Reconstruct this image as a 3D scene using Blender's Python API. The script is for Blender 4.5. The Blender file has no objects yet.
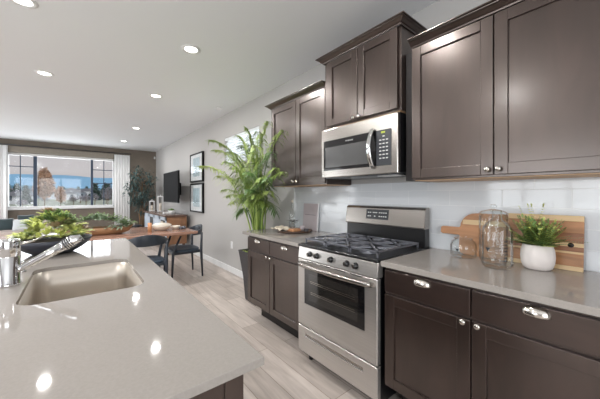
import bpy, bmesh, math, random
from math import sin, cos, pi, radians as R
from mathutils import Vector as V, Matrix, geometry

sc = bpy.context.scene
C = sc.collection
random.seed(7)

# ---------------------------------------------------------------- camera
W, H = 2.03, 1.298            # right wall plane, eye height
TH, FPX = R(39.1), 276.0
cam = bpy.data.cameras.new('camera')
cam.sensor_width = 36; cam.lens = FPX / 600 * 36
cam.shift_y = -4.5 / 600; cam.clip_start = .05; cam.clip_end = 3000
co = bpy.data.objects.new('camera', cam); C.objects.link(co)
co.location = (0, 0, H); co.rotation_euler = (R(90), 0, -TH)
sc.camera = co

# ---------------------------------------------------------------- view, world, lights
vs = sc.view_settings
sc.display_settings.display_device = 'sRGB'
vs.view_transform = 'Standard'; vs.look = 'None'; vs.gamma = 1; vs.use_curve_mapping = False
vs.exposure = 0.0
sc.cycles.transparent_max_bounces = 40

def lin(c):
    return tuple(((v/255)/12.92 if v/255 <= .04045 else ((v/255+.055)/1.055)**2.4) for v in c)

world = bpy.data.worlds.new('sky'); sc.world = world; world.use_nodes = True
nt = world.node_tree; nt.nodes.clear()
wo = nt.nodes.new('ShaderNodeOutputWorld'); bg = nt.nodes.new('ShaderNodeBackground')
tc = nt.nodes.new('ShaderNodeTexCoord'); sp = nt.nodes.new('ShaderNodeSeparateXYZ'); rp = nt.nodes.new('ShaderNodeValToRGB')
nt.links.new(tc.outputs['Generated'], sp.inputs[0]); nt.links.new(sp.outputs[2], rp.inputs[0])
rp.color_ramp.elements[0].position = 0; rp.color_ramp.elements[0].color = (*lin((226, 218, 216)), 1)
rp.color_ramp.elements[1].position = .5; rp.color_ramp.elements[1].color = (*lin((222, 226, 236)), 1)
nt.links.new(rp.outputs[0], bg.inputs[0]); bg.inputs[1].default_value = .82
nt.links.new(bg.outputs[0], wo.inputs[0])

def area(name, loc, rot, sx, sy, power, col=(1, 1, 1), shape='RECTANGLE'):
    l = bpy.data.lights.new(name, 'AREA'); l.shape = shape; l.size = sx; l.size_y = sy
    l.energy = power; l.color = col
    o = bpy.data.objects.new(name, l); C.objects.link(o); o.location = loc; o.rotation_euler = rot
    return o
sun = bpy.data.lights.new('sun', 'SUN'); sun.energy = 1.6; sun.angle = R(8); sun.color = (1, .96, .92)
so = bpy.data.objects.new('sun', sun); C.objects.link(so)
so.rotation_euler = V((-.5, .6, -.8)).to_track_quat('-Z', 'Y').to_euler()
DAY = (.93, .97, 1.0)
WARM = (1.0, .985, .97)
# daylight at the windows; lamps left and behind are fill added at unseen openings
area('daylight_fill_left_near', (-4.3, 1.35, 1.55), (R(90), 0, R(-90)), 2.3, 1.3, 70, DAY)
area('daylight_fill_left_far', (-4.3, 8.1, 1.25), (R(90), 0, R(-90)), 2.6, 2.1, 110, DAY)
area('daylight_fill_behind', (-1.2, -2.3, 1.35), (R(90), 0, 0), 3.0, 2.0, 110, DAY)
area('daylight_back', (-.24, 10.1, 1.67), (R(-90), 0, 0), 2.1, 1.3, 40, DAY)
area('daylight_right', (2.40, 4.0, 2.10), (R(90), 0, R(90)), 1.1, .45, 7, DAY)
DOWN = [(.86, 2.72), (-.30, 2.80), (.88, 4.31), (-.28, 4.32), (.98, 6.65), (.97, 8.44), (.86, 1.1), (-1.3, 1.1), (-1.3, 2.8), (-2.0, 5.6)]
for q, (x, y) in enumerate(DOWN):
    area('downlight_beam', (x, y, 2.684), (0, 0, 0), .085, .085, (13, 13, 13, 13, 13, 13, 10, 24, 22, 13)[q], WARM, 'DISK')

# ---------------------------------------------------------------- materials
def mat(name, col, rough=.5, metal=0, spec=.5, coat=0, coat_r=.1, noise=None, bump=None, sheen=0, trans=0, stint=None):
    """noise = (scale xyz, strength, detail); bump = (scale xyz, strength)"""
    m = bpy.data.materials.new(name); m.use_nodes = True
    n = m.node_tree.nodes; l = m.node_tree.links; b = n['Principled BSDF']
    c = (*lin(col), 1)
    b.inputs['Base Color'].default_value = c; b.inputs['Roughness'].default_value = rough
    b.inputs['Metallic'].default_value = metal; b.inputs['Specular IOR Level'].default_value = spec
    b.inputs['Coat Weight'].default_value = coat; b.inputs['Coat Roughness'].default_value = coat_r
    b.inputs['Transmission Weight'].default_value = trans
    if stint: b.inputs['Specular Tint'].default_value = (*stint, 1)
    if sheen: b.inputs['Sheen Weight'].default_value = sheen
    t = n.new('ShaderNodeTexCoord')
    if noise is None: noise = ((6, 6, 6), .05, 3)
    sx, st, det = noise
    mp = n.new('ShaderNodeMapping'); mp.inputs['Scale'].default_value = sx
    l.new(t.outputs['Object'], mp.inputs[0])
    nz = n.new('ShaderNodeTexNoise'); nz.inputs['Scale'].default_value = 1; nz.inputs['Detail'].default_value = det
    nz.inputs['Distortion'].default_value = .6
    l.new(mp.outputs[0], nz.inputs[0])
    r = n.new('ShaderNodeValToRGB')
    r.color_ramp.elements[0].position = .3; r.color_ramp.elements[1].position = .7
    r.color_ramp.elements[0].color = (*[v*(1-st) for v in c[:3]], 1)
    r.color_ramp.elements[1].color = (*[min(1, v*(1+st)) for v in c[:3]], 1)
    l.new(nz.outputs[0], r.inputs[0]); l.new(r.outputs[0], b.inputs['Base Color'])
    if bump:
        mp2 = n.new('ShaderNodeMapping'); mp2.inputs['Scale'].default_value = bump[0]
        l.new(t.outputs['Object'], mp2.inputs[0])
        n2 = n.new('ShaderNodeTexNoise'); n2.inputs['Scale'].default_value = 1; l.new(mp2.outputs[0], n2.inputs[0])
        bp = n.new('ShaderNodeBump'); bp.inputs['Strength'].default_value = bump[1]; bp.inputs['Distance'].default_value = .004
        l.new(n2.outputs[0], bp.inputs['Height']); l.new(bp.outputs[0], b.inputs['Normal'])
    return m

def emit(name, col, s):
    m = bpy.data.materials.new(name); m.use_nodes = True
    b = m.node_tree.nodes['Principled BSDF']
    b.inputs['Base Color'].default_value = (*lin(col), 1)
    b.inputs['Emission Color'].default_value = (*lin(col), 1); b.inputs['Emission Strength'].default_value = s
    return m

def thin_glass(name, tint, refl=.9, blend=.25, base=.03):
    m = bpy.data.materials.new(name); m.use_nodes = True
    n = m.node_tree.nodes; l = m.node_tree.links; n.clear()
    o = n.new('ShaderNodeOutputMaterial'); mx = n.new('ShaderNodeMixShader')
    tr = n.new('ShaderNodeBsdfTransparent'); gl = n.new('ShaderNodeBsdfGlossy'); lw = n.new('ShaderNodeLayerWeight')
    ad = n.new('ShaderNodeMath'); ad.operation = 'MULTIPLY_ADD'; ad.inputs[1].default_value = refl; ad.inputs[2].default_value = base
    ad.use_clamp = True
    tr.inputs[0].default_value = (*lin(tint), 1); gl.inputs[0].default_value = (.95, .96, .97, 1); gl.inputs['Roughness'].default_value = .03
    lw.inputs[0].default_value = blend
    l.new(lw.outputs['Fresnel'], ad.inputs[0]); l.new(ad.outputs[0], mx.inputs[0])
    l.new(tr.outputs[0], mx.inputs[1]); l.new(gl.outputs[0], mx.inputs[2]); l.new(mx.outputs[0], o.inputs[0])
    return m

M = {}
M['cab'] = mat('espresso_wood', (38, 28, 25), .32, spec=1.0, stint=(1, .82, .73), coat=.6, coat_r=.20, noise=((11, 11, 2.6), .42, 7), bump=((60, 60, 5), .06))
M['cab_h'] = mat('espresso_wood_drawer', (40, 29, 26), .34, spec=.9, stint=(1, .82, .73), coat=.4, coat_r=.24, noise=((11, 2.6, 11), .42, 7), bump=((60, 5, 60), .05))
M['cab_dark'] = mat('dark_espresso', (30, 24, 23), .6)  # darker, duller espresso for toe kick, filler strip and board hole
M['quartz'] = mat('grey_quartz', (154, 148, 142), .045, spec=.5, noise=((140, 140, 140), .04, 2))
M['steel'] = mat('brushed_steel', (200, 196, 192), .30, metal=.8, noise=((2, 2, 220), .05, 2), bump=((4, 4, 500), .03))
M['steel_h'] = mat('brushed_steel_horizontal', (168, 163, 158), .24, metal=.95, noise=((2, 2, 300), .06, 2))
M['chrome'] = mat('chrome', (225, 225, 226), .05, metal=1, noise=((3, 3, 3), .01, 1))
M['nickel'] = mat('satin_nickel', (205, 200, 192), .2, metal=1, noise=((30, 30, 30), .04, 1))
M['sink'] = mat('sink_steel', (200, 192, 182), .45, metal=.85, noise=((2, 200, 2), .05, 2))
M['black'] = mat('black_enamel', (14, 14, 16), .28, spec=.6)
M['iron'] = mat('cast_iron', (112, 114, 122), .32, metal=.6, spec=.9)
M['blackglass'] = mat('black_glass', (18, 18, 20), .05, spec=.8)
M['ovenglass'] = mat('oven_glass', (40, 38, 36), .06, spec=1.0)
M['mwglass'] = mat('microwave_screen', (86, 86, 86), .12, spec=.8)
M['panelgrey'] = mat('control_panel_grey', (62, 64, 68), .25)
M['mark'] = mat('printed_mark', (200, 200, 198), .5)
M['darkmark'] = mat('printed_dark_mark', (44, 48, 54), .5)
M['wall'] = mat('greige_wall_paint', (183, 181, 179), .85, spec=.25, noise=((1, 1, 1), .006, 1))
M['taupe'] = mat('taupe_wall_paint', (128, 119, 109), .85, spec=.2)
M['ceil'] = mat('ceiling_paint', (230, 232, 234), .9, spec=.2, noise=((1, 1, 1), .004, 1))
M['white'] = mat('white_paint', (228, 228, 228), .45)
M['frame_dark'] = mat('navy_window_frame', (52, 66, 86), .5)  # navy mullions and muntins
M['maple'] = mat('maple_underside', (196, 160, 124), .5)
M['curtain'] = mat('sheer_curtain', (240, 240, 240), .9, noise=((40, 40, 4), .03, 2))
M['valance'] = mat('valance_fabric', (140, 133, 122), .9, noise=((30, 30, 4), .05, 2))
M['blind'] = mat('white_blind', (226, 230, 232), .6)
def blind_mat():
    m = bpy.data.materials.new('translucent_white_slats'); m.use_nodes = True
    n = m.node_tree.nodes; l = m.node_tree.links; b = n['Principled BSDF']
    b.inputs['Base Color'].default_value = (.82, .84, .85, 1); b.inputs['Roughness'].default_value = .5
    tr = n.new('ShaderNodeBsdfTranslucent'); tr.inputs[0].default_value = (.85, .88, .9, 1)
    mx = n.new('ShaderNodeMixShader'); mx.inputs[0].default_value = .5
    l.new(b.outputs[0], mx.inputs[1]); l.new(tr.outputs[0], mx.inputs[2]); l.new(mx.outputs[0], n['Material Output'].inputs[0])
    return m
M['slat'] = blind_mat()
M['table'] = mat('walnut_table', (158, 122, 106), .2, spec=.6, noise=((1.5, 14, 14), .25, 5))
M['console'] = mat('console_oak', (146, 106, 78), .4, noise=((10, 10, 2), .2, 4))
M['console_top'] = mat('console_top', (96, 74, 64), .25, noise=((8, 1.5, 8), .2, 4))
M['bluewhite'] = mat('pale_blue_paint', (196, 206, 218), .4)
M['blackwood'] = mat('black_stained_wood', (46, 52, 61), .35, spec=.6, noise=((20, 20, 3), .2, 3))
M['wovenseat'] = mat('dark_seat', (58, 70, 84), .45, noise=((60, 60, 60), .2, 2), bump=((90, 90, 90), .3))
M['tv'] = mat('tv_black', (18, 17, 18), .5, spec=.2)
M['tvscreen'] = mat('tv_screen', (16, 14, 15), .6, spec=.04)
M['mat_board'] = mat('white_mat_board', (226, 230, 232), .6)
M['art'] = mat('botanical_print', (176, 196, 204), .5, noise=((12, 7, 5), .28, 4))
M['planter'] = mat('charcoal_planter', (66, 64, 66), .55, noise=((12, 12, 40), .12, 3))
M['soil'] = mat('soil', (52, 40, 32), .95)
M['palm1'] = mat('palm_green', (134, 156, 76), .5, noise=((5, 5, 5), .3, 2))
M['palm2'] = mat('palm_light_green', (168, 188, 104), .5, noise=((5, 5, 5), .25, 2))
M['palm3'] = mat('palm_dark_green', (88, 120, 62), .5, noise=((5, 5, 5), .3, 2))
M['stem'] = mat('palm_stem', (150, 158, 86), .5)
M['ficus'] = mat('ficus_leaf', (70, 94, 92), .5, noise=((8, 8, 8), .35, 2))
M['bark'] = mat('bark', (142, 112, 84), .8, noise=((10, 10, 30), .25, 3))
M['lime'] = mat('lime_leaf', (206, 212, 128), .5, noise=((20, 20, 20), .25, 2))
M['green'] = mat('fern_leaf', (128, 156, 92), .5, noise=((20, 20, 20), .3, 2))
M['rust'] = mat('rust_succulent', (164, 144, 116), .5, noise=((20, 20, 20), .3, 2))
M['sage'] = mat('sage_leaf', (150, 168, 142), .6, noise=((20, 20, 20), .25, 2))
M['bowl'] = mat('charcoal_bowl', (44, 47, 58), .42, noise=((8, 8, 30), .15, 3))
M['trough'] = mat('carved_trough', (158, 118, 84), .55, noise=((3, 16, 16), .2, 4))
M['acacia'] = mat('acacia_board', (172, 122, 82), .42, noise=((14, 3, 22), .3, 4))
M['acacia_l'] = mat('acacia_pale_strip', (214, 184, 140), .42, noise=((14, 3, 22), .12, 4))
M['acacia_d'] = mat('acacia_dark_strip', (138, 92, 62), .42, noise=((14, 3, 22), .3, 4))
M['pot'] = mat('white_ribbed_pot', (222, 214, 210), .6, bump=((3, 3, 160), .25))
M['ceramic'] = mat('cream_ceramic', (218, 208, 194), .35)
M['glass'] = thin_glass('window_glass', (250, 251, 252), .5, .1, .02)
M['artglass'] = thin_glass('picture_glass', (252, 252, 252), .12, .08, .01)
M['jar'] = thin_glass('jar_glass', (252, 253, 253), .6, .14, .02)
M['linen'] = mat('cream_linen', (224, 212, 192), .9)
M['tray'] = mat('dark_wood_tray', (84, 62, 50), .4, noise=((12, 3, 12), .2, 3))
M['copper'] = mat('orange_wood', (206, 150, 110), .4)
M['board'] = mat('mauve_grey_board', (176, 166, 168), .6, noise=((6, 6, 6), .06, 3))
M['sofa'] = mat('beige_upholstery', (204, 188, 180), .9, noise=((50, 50, 50), .06, 2))
M['teal'] = mat('dark_teal_velvet', (44, 62, 66), .7, sheen=.4)
M['pillow'] = mat('white_pillow', (206, 210, 212), .9)
M['lens'] = emit('downlight_lens', (255, 250, 240), 9)
M['lime_led'] = emit('green_clock_digits', (150, 165, 40), .25)
M['grass'] = mat('winter_grass', (158, 164, 148), .95, noise=((.25, .25, .25), .25, 5))
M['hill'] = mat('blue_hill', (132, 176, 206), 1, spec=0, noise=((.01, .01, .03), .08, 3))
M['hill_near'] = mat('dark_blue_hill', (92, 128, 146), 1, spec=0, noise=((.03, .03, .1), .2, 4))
M['house_w'] = mat('white_siding', (228, 230, 236), .8)
M['house_g'] = mat('grey_siding', (150, 160, 172), .8)
M['roof'] = mat('grey_shingle', (128, 130, 140), .9)
M['winlit'] = mat('house_window', (70, 84, 100), .2)
M['tree_tan'] = mat('tan_autumn_leaves', (196, 158, 128), .9, noise=((2, 2, 2), .2, 3))
M['tree_dk'] = mat('dark_evergreen', (66, 90, 84), .9, noise=((2, 2, 2), .3, 3))
M['tree_gr'] = mat('grey_bare_twigs', (146, 142, 152), .9, noise=((2, 2, 2), .2, 3))

def floor_mat():
    m = bpy.data.materials.new('oak_plank_floor'); m.use_nodes = True
    n = m.node_tree.nodes; l = m.node_tree.links; b = n['Principled BSDF']
    t = n.new('ShaderNodeTexCoord'); s = n.new('ShaderNodeSeparateXYZ'); c = n.new('ShaderNodeCombineXYZ')
    l.new(t.outputs['Object'], s.inputs[0]); l.new(s.outputs[1], c.inputs[0]); l.new(s.outputs[0], c.inputs[1])
    br = n.new('ShaderNodeTexBrick'); l.new(c.outputs[0], br.inputs[0])
    br.inputs['Scale'].default_value = 1; br.inputs['Brick Width'].default_value = 1.22; br.inputs['Row Height'].default_value = .18
    br.inputs['Mortar Size'].default_value = .0022; br.inputs['Mortar Smooth'].default_value = .3
    br.inputs['Color1'].default_value = (*lin((213, 202, 194)), 1); br.inputs['Color2'].default_value = (*lin((186, 175, 167)), 1)
    br.inputs['Mortar'].default_value = (*lin((140, 124, 110)), 1); br.offset = .37
    mp = n.new('ShaderNodeMapping'); mp.inputs['Scale'].default_value = (1.6, 14, 1); l.new(c.outputs[0], mp.inputs[0])
    nz = n.new('ShaderNodeTexNoise'); nz.inputs['Scale'].default_value = 1; nz.inputs['Detail'].default_value = 6; nz.inputs['Distortion'].default_value = 1.2
    l.new(mp.outputs[0], nz.inputs[0])
    r = n.new('ShaderNodeValToRGB'); r.color_ramp.elements[0].position = .3; r.color_ramp.elements[1].position = .72
    r.color_ramp.elements[0].color = (.74, .73, .72, 1); r.color_ramp.elements[1].color = (1.08, 1.08, 1.08, 1)
    l.new(nz.outputs[0], r.inputs[0])
    mx = n.new('ShaderNodeMix'); mx.data_type = 'RGBA'; mx.blend_type = 'MULTIPLY'; mx.inputs[0].default_value = 1
    l.new(br.outputs[0], mx.inputs[6]); l.new(r.outputs[0], mx.inputs[7]); l.new(mx.outputs[2], b.inputs['Base Color'])
    b.inputs['Roughness'].default_value = .38; b.inputs['Specular IOR Level'].default_value = .4
    return m
M['floor'] = floor_mat()

def tile_mat():
    m = bpy.data.materials.new('white_subway_tile'); m.use_nodes = True
    n = m.node_tree.nodes; l = m.node_tree.links; b = n['Principled BSDF']
    t = n.new('ShaderNodeTexCoord'); s = n.new('ShaderNodeSeparateXYZ'); c = n.new('ShaderNodeCombineXYZ')
    l.new(t.outputs['Object'], s.inputs[0])
    ay = n.new('ShaderNodeMath'); ay.operation = 'ADD'; ay.inputs[1].default_value = -.071 + 3.05
    az = n.new('ShaderNodeMath'); az.operation = 'ADD'; az.inputs[1].default_value = .914 - .914 % .104 + .022
    l.new(s.outputs[1], ay.inputs[0]); l.new(s.outputs[2], az.inputs[0])
    l.new(ay.outputs[0], c.inputs[0]); l.new(az.outputs[0], c.inputs[1])
    br = n.new('ShaderNodeTexBrick'); l.new(c.outputs[0], br.inputs[0])
    br.inputs['Scale'].default_value = 1; br.inputs['Brick Width'].default_value = .305; br.inputs['Row Height'].default_value = .104
    br.inputs['Mortar Size'].default_value = .0022; br.inputs['Mortar Smooth'].default_value = .5
    br.inputs['Color1'].default_value = (*lin((210, 213, 217)), 1); br.inputs['Color2'].default_value = (*lin((206, 210, 214)), 1)
    br.inputs['Mortar'].default_value = (*lin((222, 224, 226)), 1)
    l.new(br.outputs[0], b.inputs['Base Color'])
    inv = n.new('ShaderNodeMath'); inv.operation = 'SUBTRACT'; inv.inputs[0].default_value = 1; l.new(br.outputs['Fac'], inv.inputs[1])
    nz = n.new('ShaderNodeTexNoise'); nz.inputs['Scale'].default_value = 9; l.new(t.outputs['Object'], nz.inputs[0])
    ad = n.new('ShaderNodeMath'); ad.operation = 'MULTIPLY_ADD'; ad.inputs[1].default_value = .35
    l.new(nz.outputs[0], ad.inputs[0]); l.new(inv.outputs[0], ad.inputs[2])
    bp = n.new('ShaderNodeBump'); bp.inputs['Strength'].default_value = .35; bp.inputs['Distance'].default_value = .002
    l.new(ad.outputs[0], bp.inputs['Height']); l.new(bp.outputs[0], b.inputs['Normal'])
    b.inputs['Roughness'].default_value = .08
    return m
M['tile'] = tile_mat()

# ---------------------------------------------------------------- mesh helpers
class MB:
    def __init__(s): s.v = []; s.f = []; s.sm = []
    def add(s, vs, fs, smooth=False):
        o = len(s.v); s.v += [tuple(x) for x in vs]; s.f += [tuple(i+o for i in f) for f in fs]; s.sm += [smooth]*len(fs); return s
    def box(s, x0, x1, y0, y1, z0, z1):
        x0, x1 = sorted((x0, x1)); y0, y1 = sorted((y0, y1)); z0, z1 = sorted((z0, z1))
        vs = [(x, y, z) for x in (x0, x1) for y in (y0, y1) for z in (z0, z1)]
        return s.add(vs, [(0, 1, 3, 2), (4, 6, 7, 5), (0, 4, 5, 1), (2, 3, 7, 6), (0, 2, 6, 4), (1, 5, 7, 3)])
    def tube(s, pts, rad, n=12, cap=True, flat=None):
        """tube through pts; rad scalar or list; flat=(a,b) multiplies the two cross axes"""
        pts = [V(p) for p in pts]; k = len(pts)
        if not hasattr(rad, '__len__'): rad = [rad]*k
        vs = []; up = None
        for i, p in enumerate(pts):
            d = (pts[min(i+1, k-1)] - pts[max(i-1, 0)]).normalized()
            if up is None:
                up = V((0, 0, 1)) if abs(d.z) < .9 else V((1, 0, 0))
            a = d.cross(up).normalized(); b = a.cross(d).normalized(); up = b
            fa, fb = flat or (1, 1)
            for j in range(n):
                t = 2*pi*j/n
                vs.append(p + a*cos(t)*rad[i]*fa + b*sin(t)*rad[i]*fb)
        fs = [(i*n+j, i*n+(j+1) % n, (i+1)*n+(j+1) % n, (i+1)*n+j) for i in range(k-1) for j in range(n)]
        s.add(vs, fs, True)
        if cap:
            s.add(vs[:n], [tuple(range(n))]); s.add(vs[-n:], [tuple(range(n))][::-1])
        return s
    def lathe(s, prof, c=(0, 0, 0), n=32, axis='z', closed=False):
        vs = []
        for r, h in prof:
            for j in range(n):
                t = 2*pi*j/n
                if axis == 'z': p = (c[0]+r*cos(t), c[1]+r*sin(t), c[2]+h)
                elif axis == 'x': p = (c[0]+h, c[1]+r*cos(t), c[2]+r*sin(t))
                else: p = (c[0]+r*cos(t), c[1]+h, c[2]+r*sin(t))
                vs.append(p)
        k = len(prof)
        fs = [(i*n+j, i*n+(j+1) % n, (i+1)*n+(j+1) % n, (i+1)*n+j) for i in range(k-1) for j in range(n)]
        return s.add(vs, fs, True)
    def quad(s, a, b, c, d): return s.add([a, b, c, d], [(0, 1, 2, 3)])
    def leaf(s, base, d, length, width, up=(0, 0, 1), droop=.25):
        base = V(base); d = V(d).normalized(); up = V(up)
        side = d.cross(up)
        if side.length < 1e-3: side = V((1, 0, 0))
        side.normalize(); nrm = side.cross(d).normalized()
        pts = []
        for t, w in ((0, .25), (.3, 1), (.65, .8), (1, 0)):
            c = base + d*length*t - V((0, 0, 1))*length*droop*t*t
            if w: pts += [c - side*width*w/2 + nrm*width*.12*w, c + side*width*w/2 + nrm*width*.12*w]
            else: pts.append(c)
        s.add(pts, [(0, 1, 3, 2), (2, 3, 5, 4), (4, 5, 6)], True); return s
    def build(s, name, m, parent=None, bevel=0, loc=None, solid=0, seg=2, sub=0):
        me = bpy.data.meshes.new(name)
        off = V((0, 0, 0))
        if parent is not None:
            r = parent
            while r: off += r.location; r = r.parent
        elif loc is not None: off = V(loc)
        me.from_pydata([tuple(V(p)-off) for p in s.v], [], s.f); me.update()
        me.polygons.foreach_set('use_smooth', s.sm)
        bm = bmesh.new(); bm.from_mesh(me)
        bmesh.ops.remove_doubles(bm, verts=bm.verts, dist=1e-6) if not bevel else None
        bmesh.ops.recalc_face_normals(bm, faces=bm.faces); bm.to_mesh(me); bm.free()
        o = bpy.data.objects.new(name, me); C.objects.link(o)
        if isinstance(m, str): m = M[m]
        me.materials.append(m)
        if parent is not None: o.parent = parent
        elif loc is not None: o.location = loc
        if solid:
            md = o.modifiers.new('solid', 'SOLIDIFY'); md.thickness = solid; md.offset = 0
        if sub:
            md = o.modifiers.new('sub', 'SUBSURF'); md.levels = sub; md.render_levels = sub
        if bevel:
            md = o.modifiers.new('bevel', 'BEVEL'); md.width = bevel; md.segments = seg; md.limit_method = 'ANGLE'; md.angle_limit = R(40)
        return o

def tag(o, label=None, cat=None, group=None, kind=None):
    if label: o['label'] = label
    if cat: o['category'] = cat
    if group: o['group'] = group
    if kind: o['kind'] = kind
    return o
def thing(name, label, cat, loc=(0, 0, 0), group=None):
    o = bpy.data.objects.new(name, None); C.objects.link(o); o.location = loc; o.empty_display_size = .1
    return tag(o, label, cat, group)
def struct(o): o['kind'] = 'structure'; return o
def B(*a): return MB().box(*a)
def copy_tree(o, parent=None):
    c = o.copy(); C.objects.link(c); c.parent = parent
    for ch in list(o.children): copy_tree(ch, c)
    return c

# perspective helpers used only to turn measured directions into world positions
sT, cT = sin(TH), cos(TH)
def ray(px, py):
    a = (px-300)/FPX; return V((sT+a*cT, cT-a*sT, -(py-195)/FPX))
def onx(px, py, X):
    d = ray(px, py); return V((0, 0, H)) + d*(X/d.x)

# ================================================================ STRUCTURE
CZ, YB, XL, YF = 2.70, 9.94, -4.2, -2.2
struct(B(XL-.1, W+.1, YF-.1, YB+.1, -.1, 0).build('floor', 'floor'))
struct(B(XL-.1, W+.1, YF-.1, YB+.1, CZ, CZ+.1).build('ceiling', 'ceil'))
def wall_y(name, m, y0, y1, holes, x0=XL-.1, x1=W+.1):       # wall across x with holes (x0,x1,z0,z1)
    mb = MB(); xs = x0
    for (a, b, c, d) in holes:
        mb.box(xs, a, y0, y1, 0, CZ); mb.box(a, b, y0, y1, 0, c); mb.box(a, b, y0, y1, d, CZ); xs = b
    mb.box(xs, x1, y0, y1, 0, CZ); return struct(mb.build(name, m))
def wall_x(name, m, x0, x1, holes, ya=YF-.1, yb=YB):
    mb = MB(); ys = ya
    for (a, b, c, d) in holes:
        mb.box(x0, x1, ys, a, 0, CZ); mb.box(x0, x1, a, b, 0, c); mb.box(x0, x1, a, b, d, CZ); ys = b
    mb.box(x0, x1, ys, yb, 0, CZ); return struct(mb.build(name, m))
WX0, WX1, WZ0, WZ1 = -1.345, .90, .95, 2.37
RY0, RY1, RZ0, RZ1 = 3.42, 4.60, 1.83, 2.29
wall_y('wall_back', 'taupe', YB, YB+.14, [(WX0, WX1, WZ0, WZ1)])
wall_y('wall_front', 'wall', YF-.14, YF, [(-2.7, .3, .35, 2.35)])
wall_x('wall_right', 'wall', W, W+.14, [(RY0, RY1, RZ0, RZ1)])
wall_x('wall_left', 'wall', XL-.14, XL, [(.2, 2.5, .9, 2.2), (6.8, 9.4, .1, 2.3)])
struct(B(W-.016, W, 2.68, YB, 0, .10).build('baseboard_right', 'white', bevel=.004))
struct(B(-2.6, W-.016, YB-.016, YB, 0, .10).build('baseboard_back', 'white', bevel=.004))
struct(B(W-.010, W-.0005, -.45, 2.60, .914, 1.398).build('trim_1', 'tile', loc=(0, 0, 0)))

# window_1: big rear window: white frame, two dark mullions, muntins and a glass pane
w1 = bpy.data.objects.new('window_1', None); C.objects.link(w1); w1.location = (-.22, YB, WZ0); struct(w1)
f = MB()
f.box(WX0, WX1, YB+.0, YB+.10, WZ0, WZ0+.055); f.box(WX0, WX1, YB+.0, YB+.10, WZ1-.06, WZ1)
f.box(WX0, WX0+.04, YB+.0, YB+.10, WZ0, WZ1); f.box(WX1-.04, WX1, YB+.0, YB+.10, WZ0, WZ1)
f.build('window_frame', 'white', w1, bevel=.004)
B(WX0-.03, WX1+.03, YB-.05, YB+.02, WZ0-.03, WZ0+.005).build('window_sill', 'white', w1, bevel=.004)
for x, hw in ((-.823, .036), (.364, .028)):
    B(x-hw, x+hw, YB+.03, YB+.09, WZ0+.055, WZ1-.06).build('mullion', 'frame_dark', w1, bevel=.004)
g = MB()
for x in (-1.10, .646): g.box(x-.010, x+.010, YB+.055, YB+.075, WZ0+.05, WZ1-.06)
for x0, x1, z in ((WX0, -.83, 2.03), (.37, WX1, 2.03), (.37, WX1, 1.64)): g.box(x0, x1, YB+.055, YB+.075, z-.010, z+.010)
g.build('muntin', 'frame_dark', w1)
B(WX0+.02, WX1-.02, YB+.062, YB+.066, WZ0+.03, WZ1-.03).build('pane', 'glass', w1)

# window_2: high window in the right wall behind white slatted blinds
w2 = bpy.data.objects.new('window_2', None); C.objects.link(w2); w2.location = (W, 4.0, RZ0); struct(w2)
f = MB()
f.box(W+.05, W+.11, RY0, RY1, RZ0, RZ0+.04); f.box(W+.05, W+.11, RY0, RY1, RZ1-.04, RZ1)
f.box(W+.05, W+.11, RY0, RY0+.04, RZ0, RZ1); f.box(W+.05, W+.11, RY1-.04, RY1, RZ0, RZ1)
f.build('window_frame', 'white', w2, bevel=.003)
B(W+.085, W+.089, RY0+.02, RY1-.02, RZ0+.02, RZ1-.02).build('pane', 'glass', w2)
bl = MB(); k = int((RZ1-RZ0-.05)/.042)
for i in range(k):
    z = RZ0+.03+i*.042
    bl.add([(W+.014, RY0+.01, z-.020), (W+.034, RY0+.01, z+.019), (W+.034, RY1-.01, z+.019), (W+.014, RY1-.01, z-.020)], [(0, 1, 2, 3)])
bl.build('blind', 'slat', w2, solid=.002)
B(W+.004, W+.046, RY0+.005, RY1-.005, RZ1-.045, RZ1-.003).build('head_rail', 'blind', w2, bevel=.003)

# unseen windows added as openings for the fill lamps (beside and behind the camera)
def plain_window(name, axis, a0, a1, z0, z1, p, divs):
    e = bpy.data.objects.new(name, None); C.objects.link(e); struct(e)
    e.location = (p, (a0+a1)/2, z0) if axis == 'x' else ((a0+a1)/2, p, z0)
    f = MB()
    def bar(a, b, c, d):
        if axis == 'x': f.box(p-.06, p-.0, a, b, c, d)
        else: f.box(a, b, p-.06, p, c, d)
    bar(a0, a1, z0, z0+.05); bar(a0, a1, z1-.05, z1); bar(a0, a0+.05, z0, z1); bar(a1-.05, a1, z0, z1)
    for i in range(1, divs):
        a = a0+(a1-a0)*i/divs; bar(a-.04, a+.04, z0, z1)
    f.build('window_frame', 'white', e)
plain_window('unseen_window_3', 'x', .2, 2.5, .9, 2.2, XL-.02, 3)
plain_window('unseen_window_4', 'x', 6.8, 9.4, .1, 2.3, XL-.02, 2)
plain_window('unseen_window_5', 'y', -2.7, .3, .35, 2.35, YF-.02, 3)

# ================================================================ OUTSIDE
gm = MB(); gm.add([(-600, YB+.3, -.9), (600, YB+.3, -.9), (900, 900, -.9), (-900, 900, -.9)], [(0, 1, 2, 3)])
struct(gm.build('ground', 'grass'))
def ridge(name, y, base, amp, m, seed, lo, th=40):
    rnd = random.Random(seed); mb = MB(); n = 60; top = []
    ph = [rnd.uniform(0, 6) for _ in range(4)]
    vs = []
    for i in range(n+1):
        x = -y*.8 + i*y*1.6/n
        u = x/y*6
        h = base + amp*(.5*sin(u*1.3+ph[0]) + .3*sin(u*3.1+ph[1]) + .12*sin(u*8+ph[2]))
        vs += [(x, y, lo), (x, y+th*.5, h), (x, y+th, lo)]
    fs = []
    for i in range(n):
        a = i*3
        fs += [(a, a+3, a+4, a+1), (a+1, a+4, a+5, a+2)]
    mb.add(vs, fs, True); return struct(mb.build(name, m))
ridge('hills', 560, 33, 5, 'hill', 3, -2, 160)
ridge('hills', 430, 11.5, 2.5, 'hill_near', 5, -2, 60)

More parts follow.
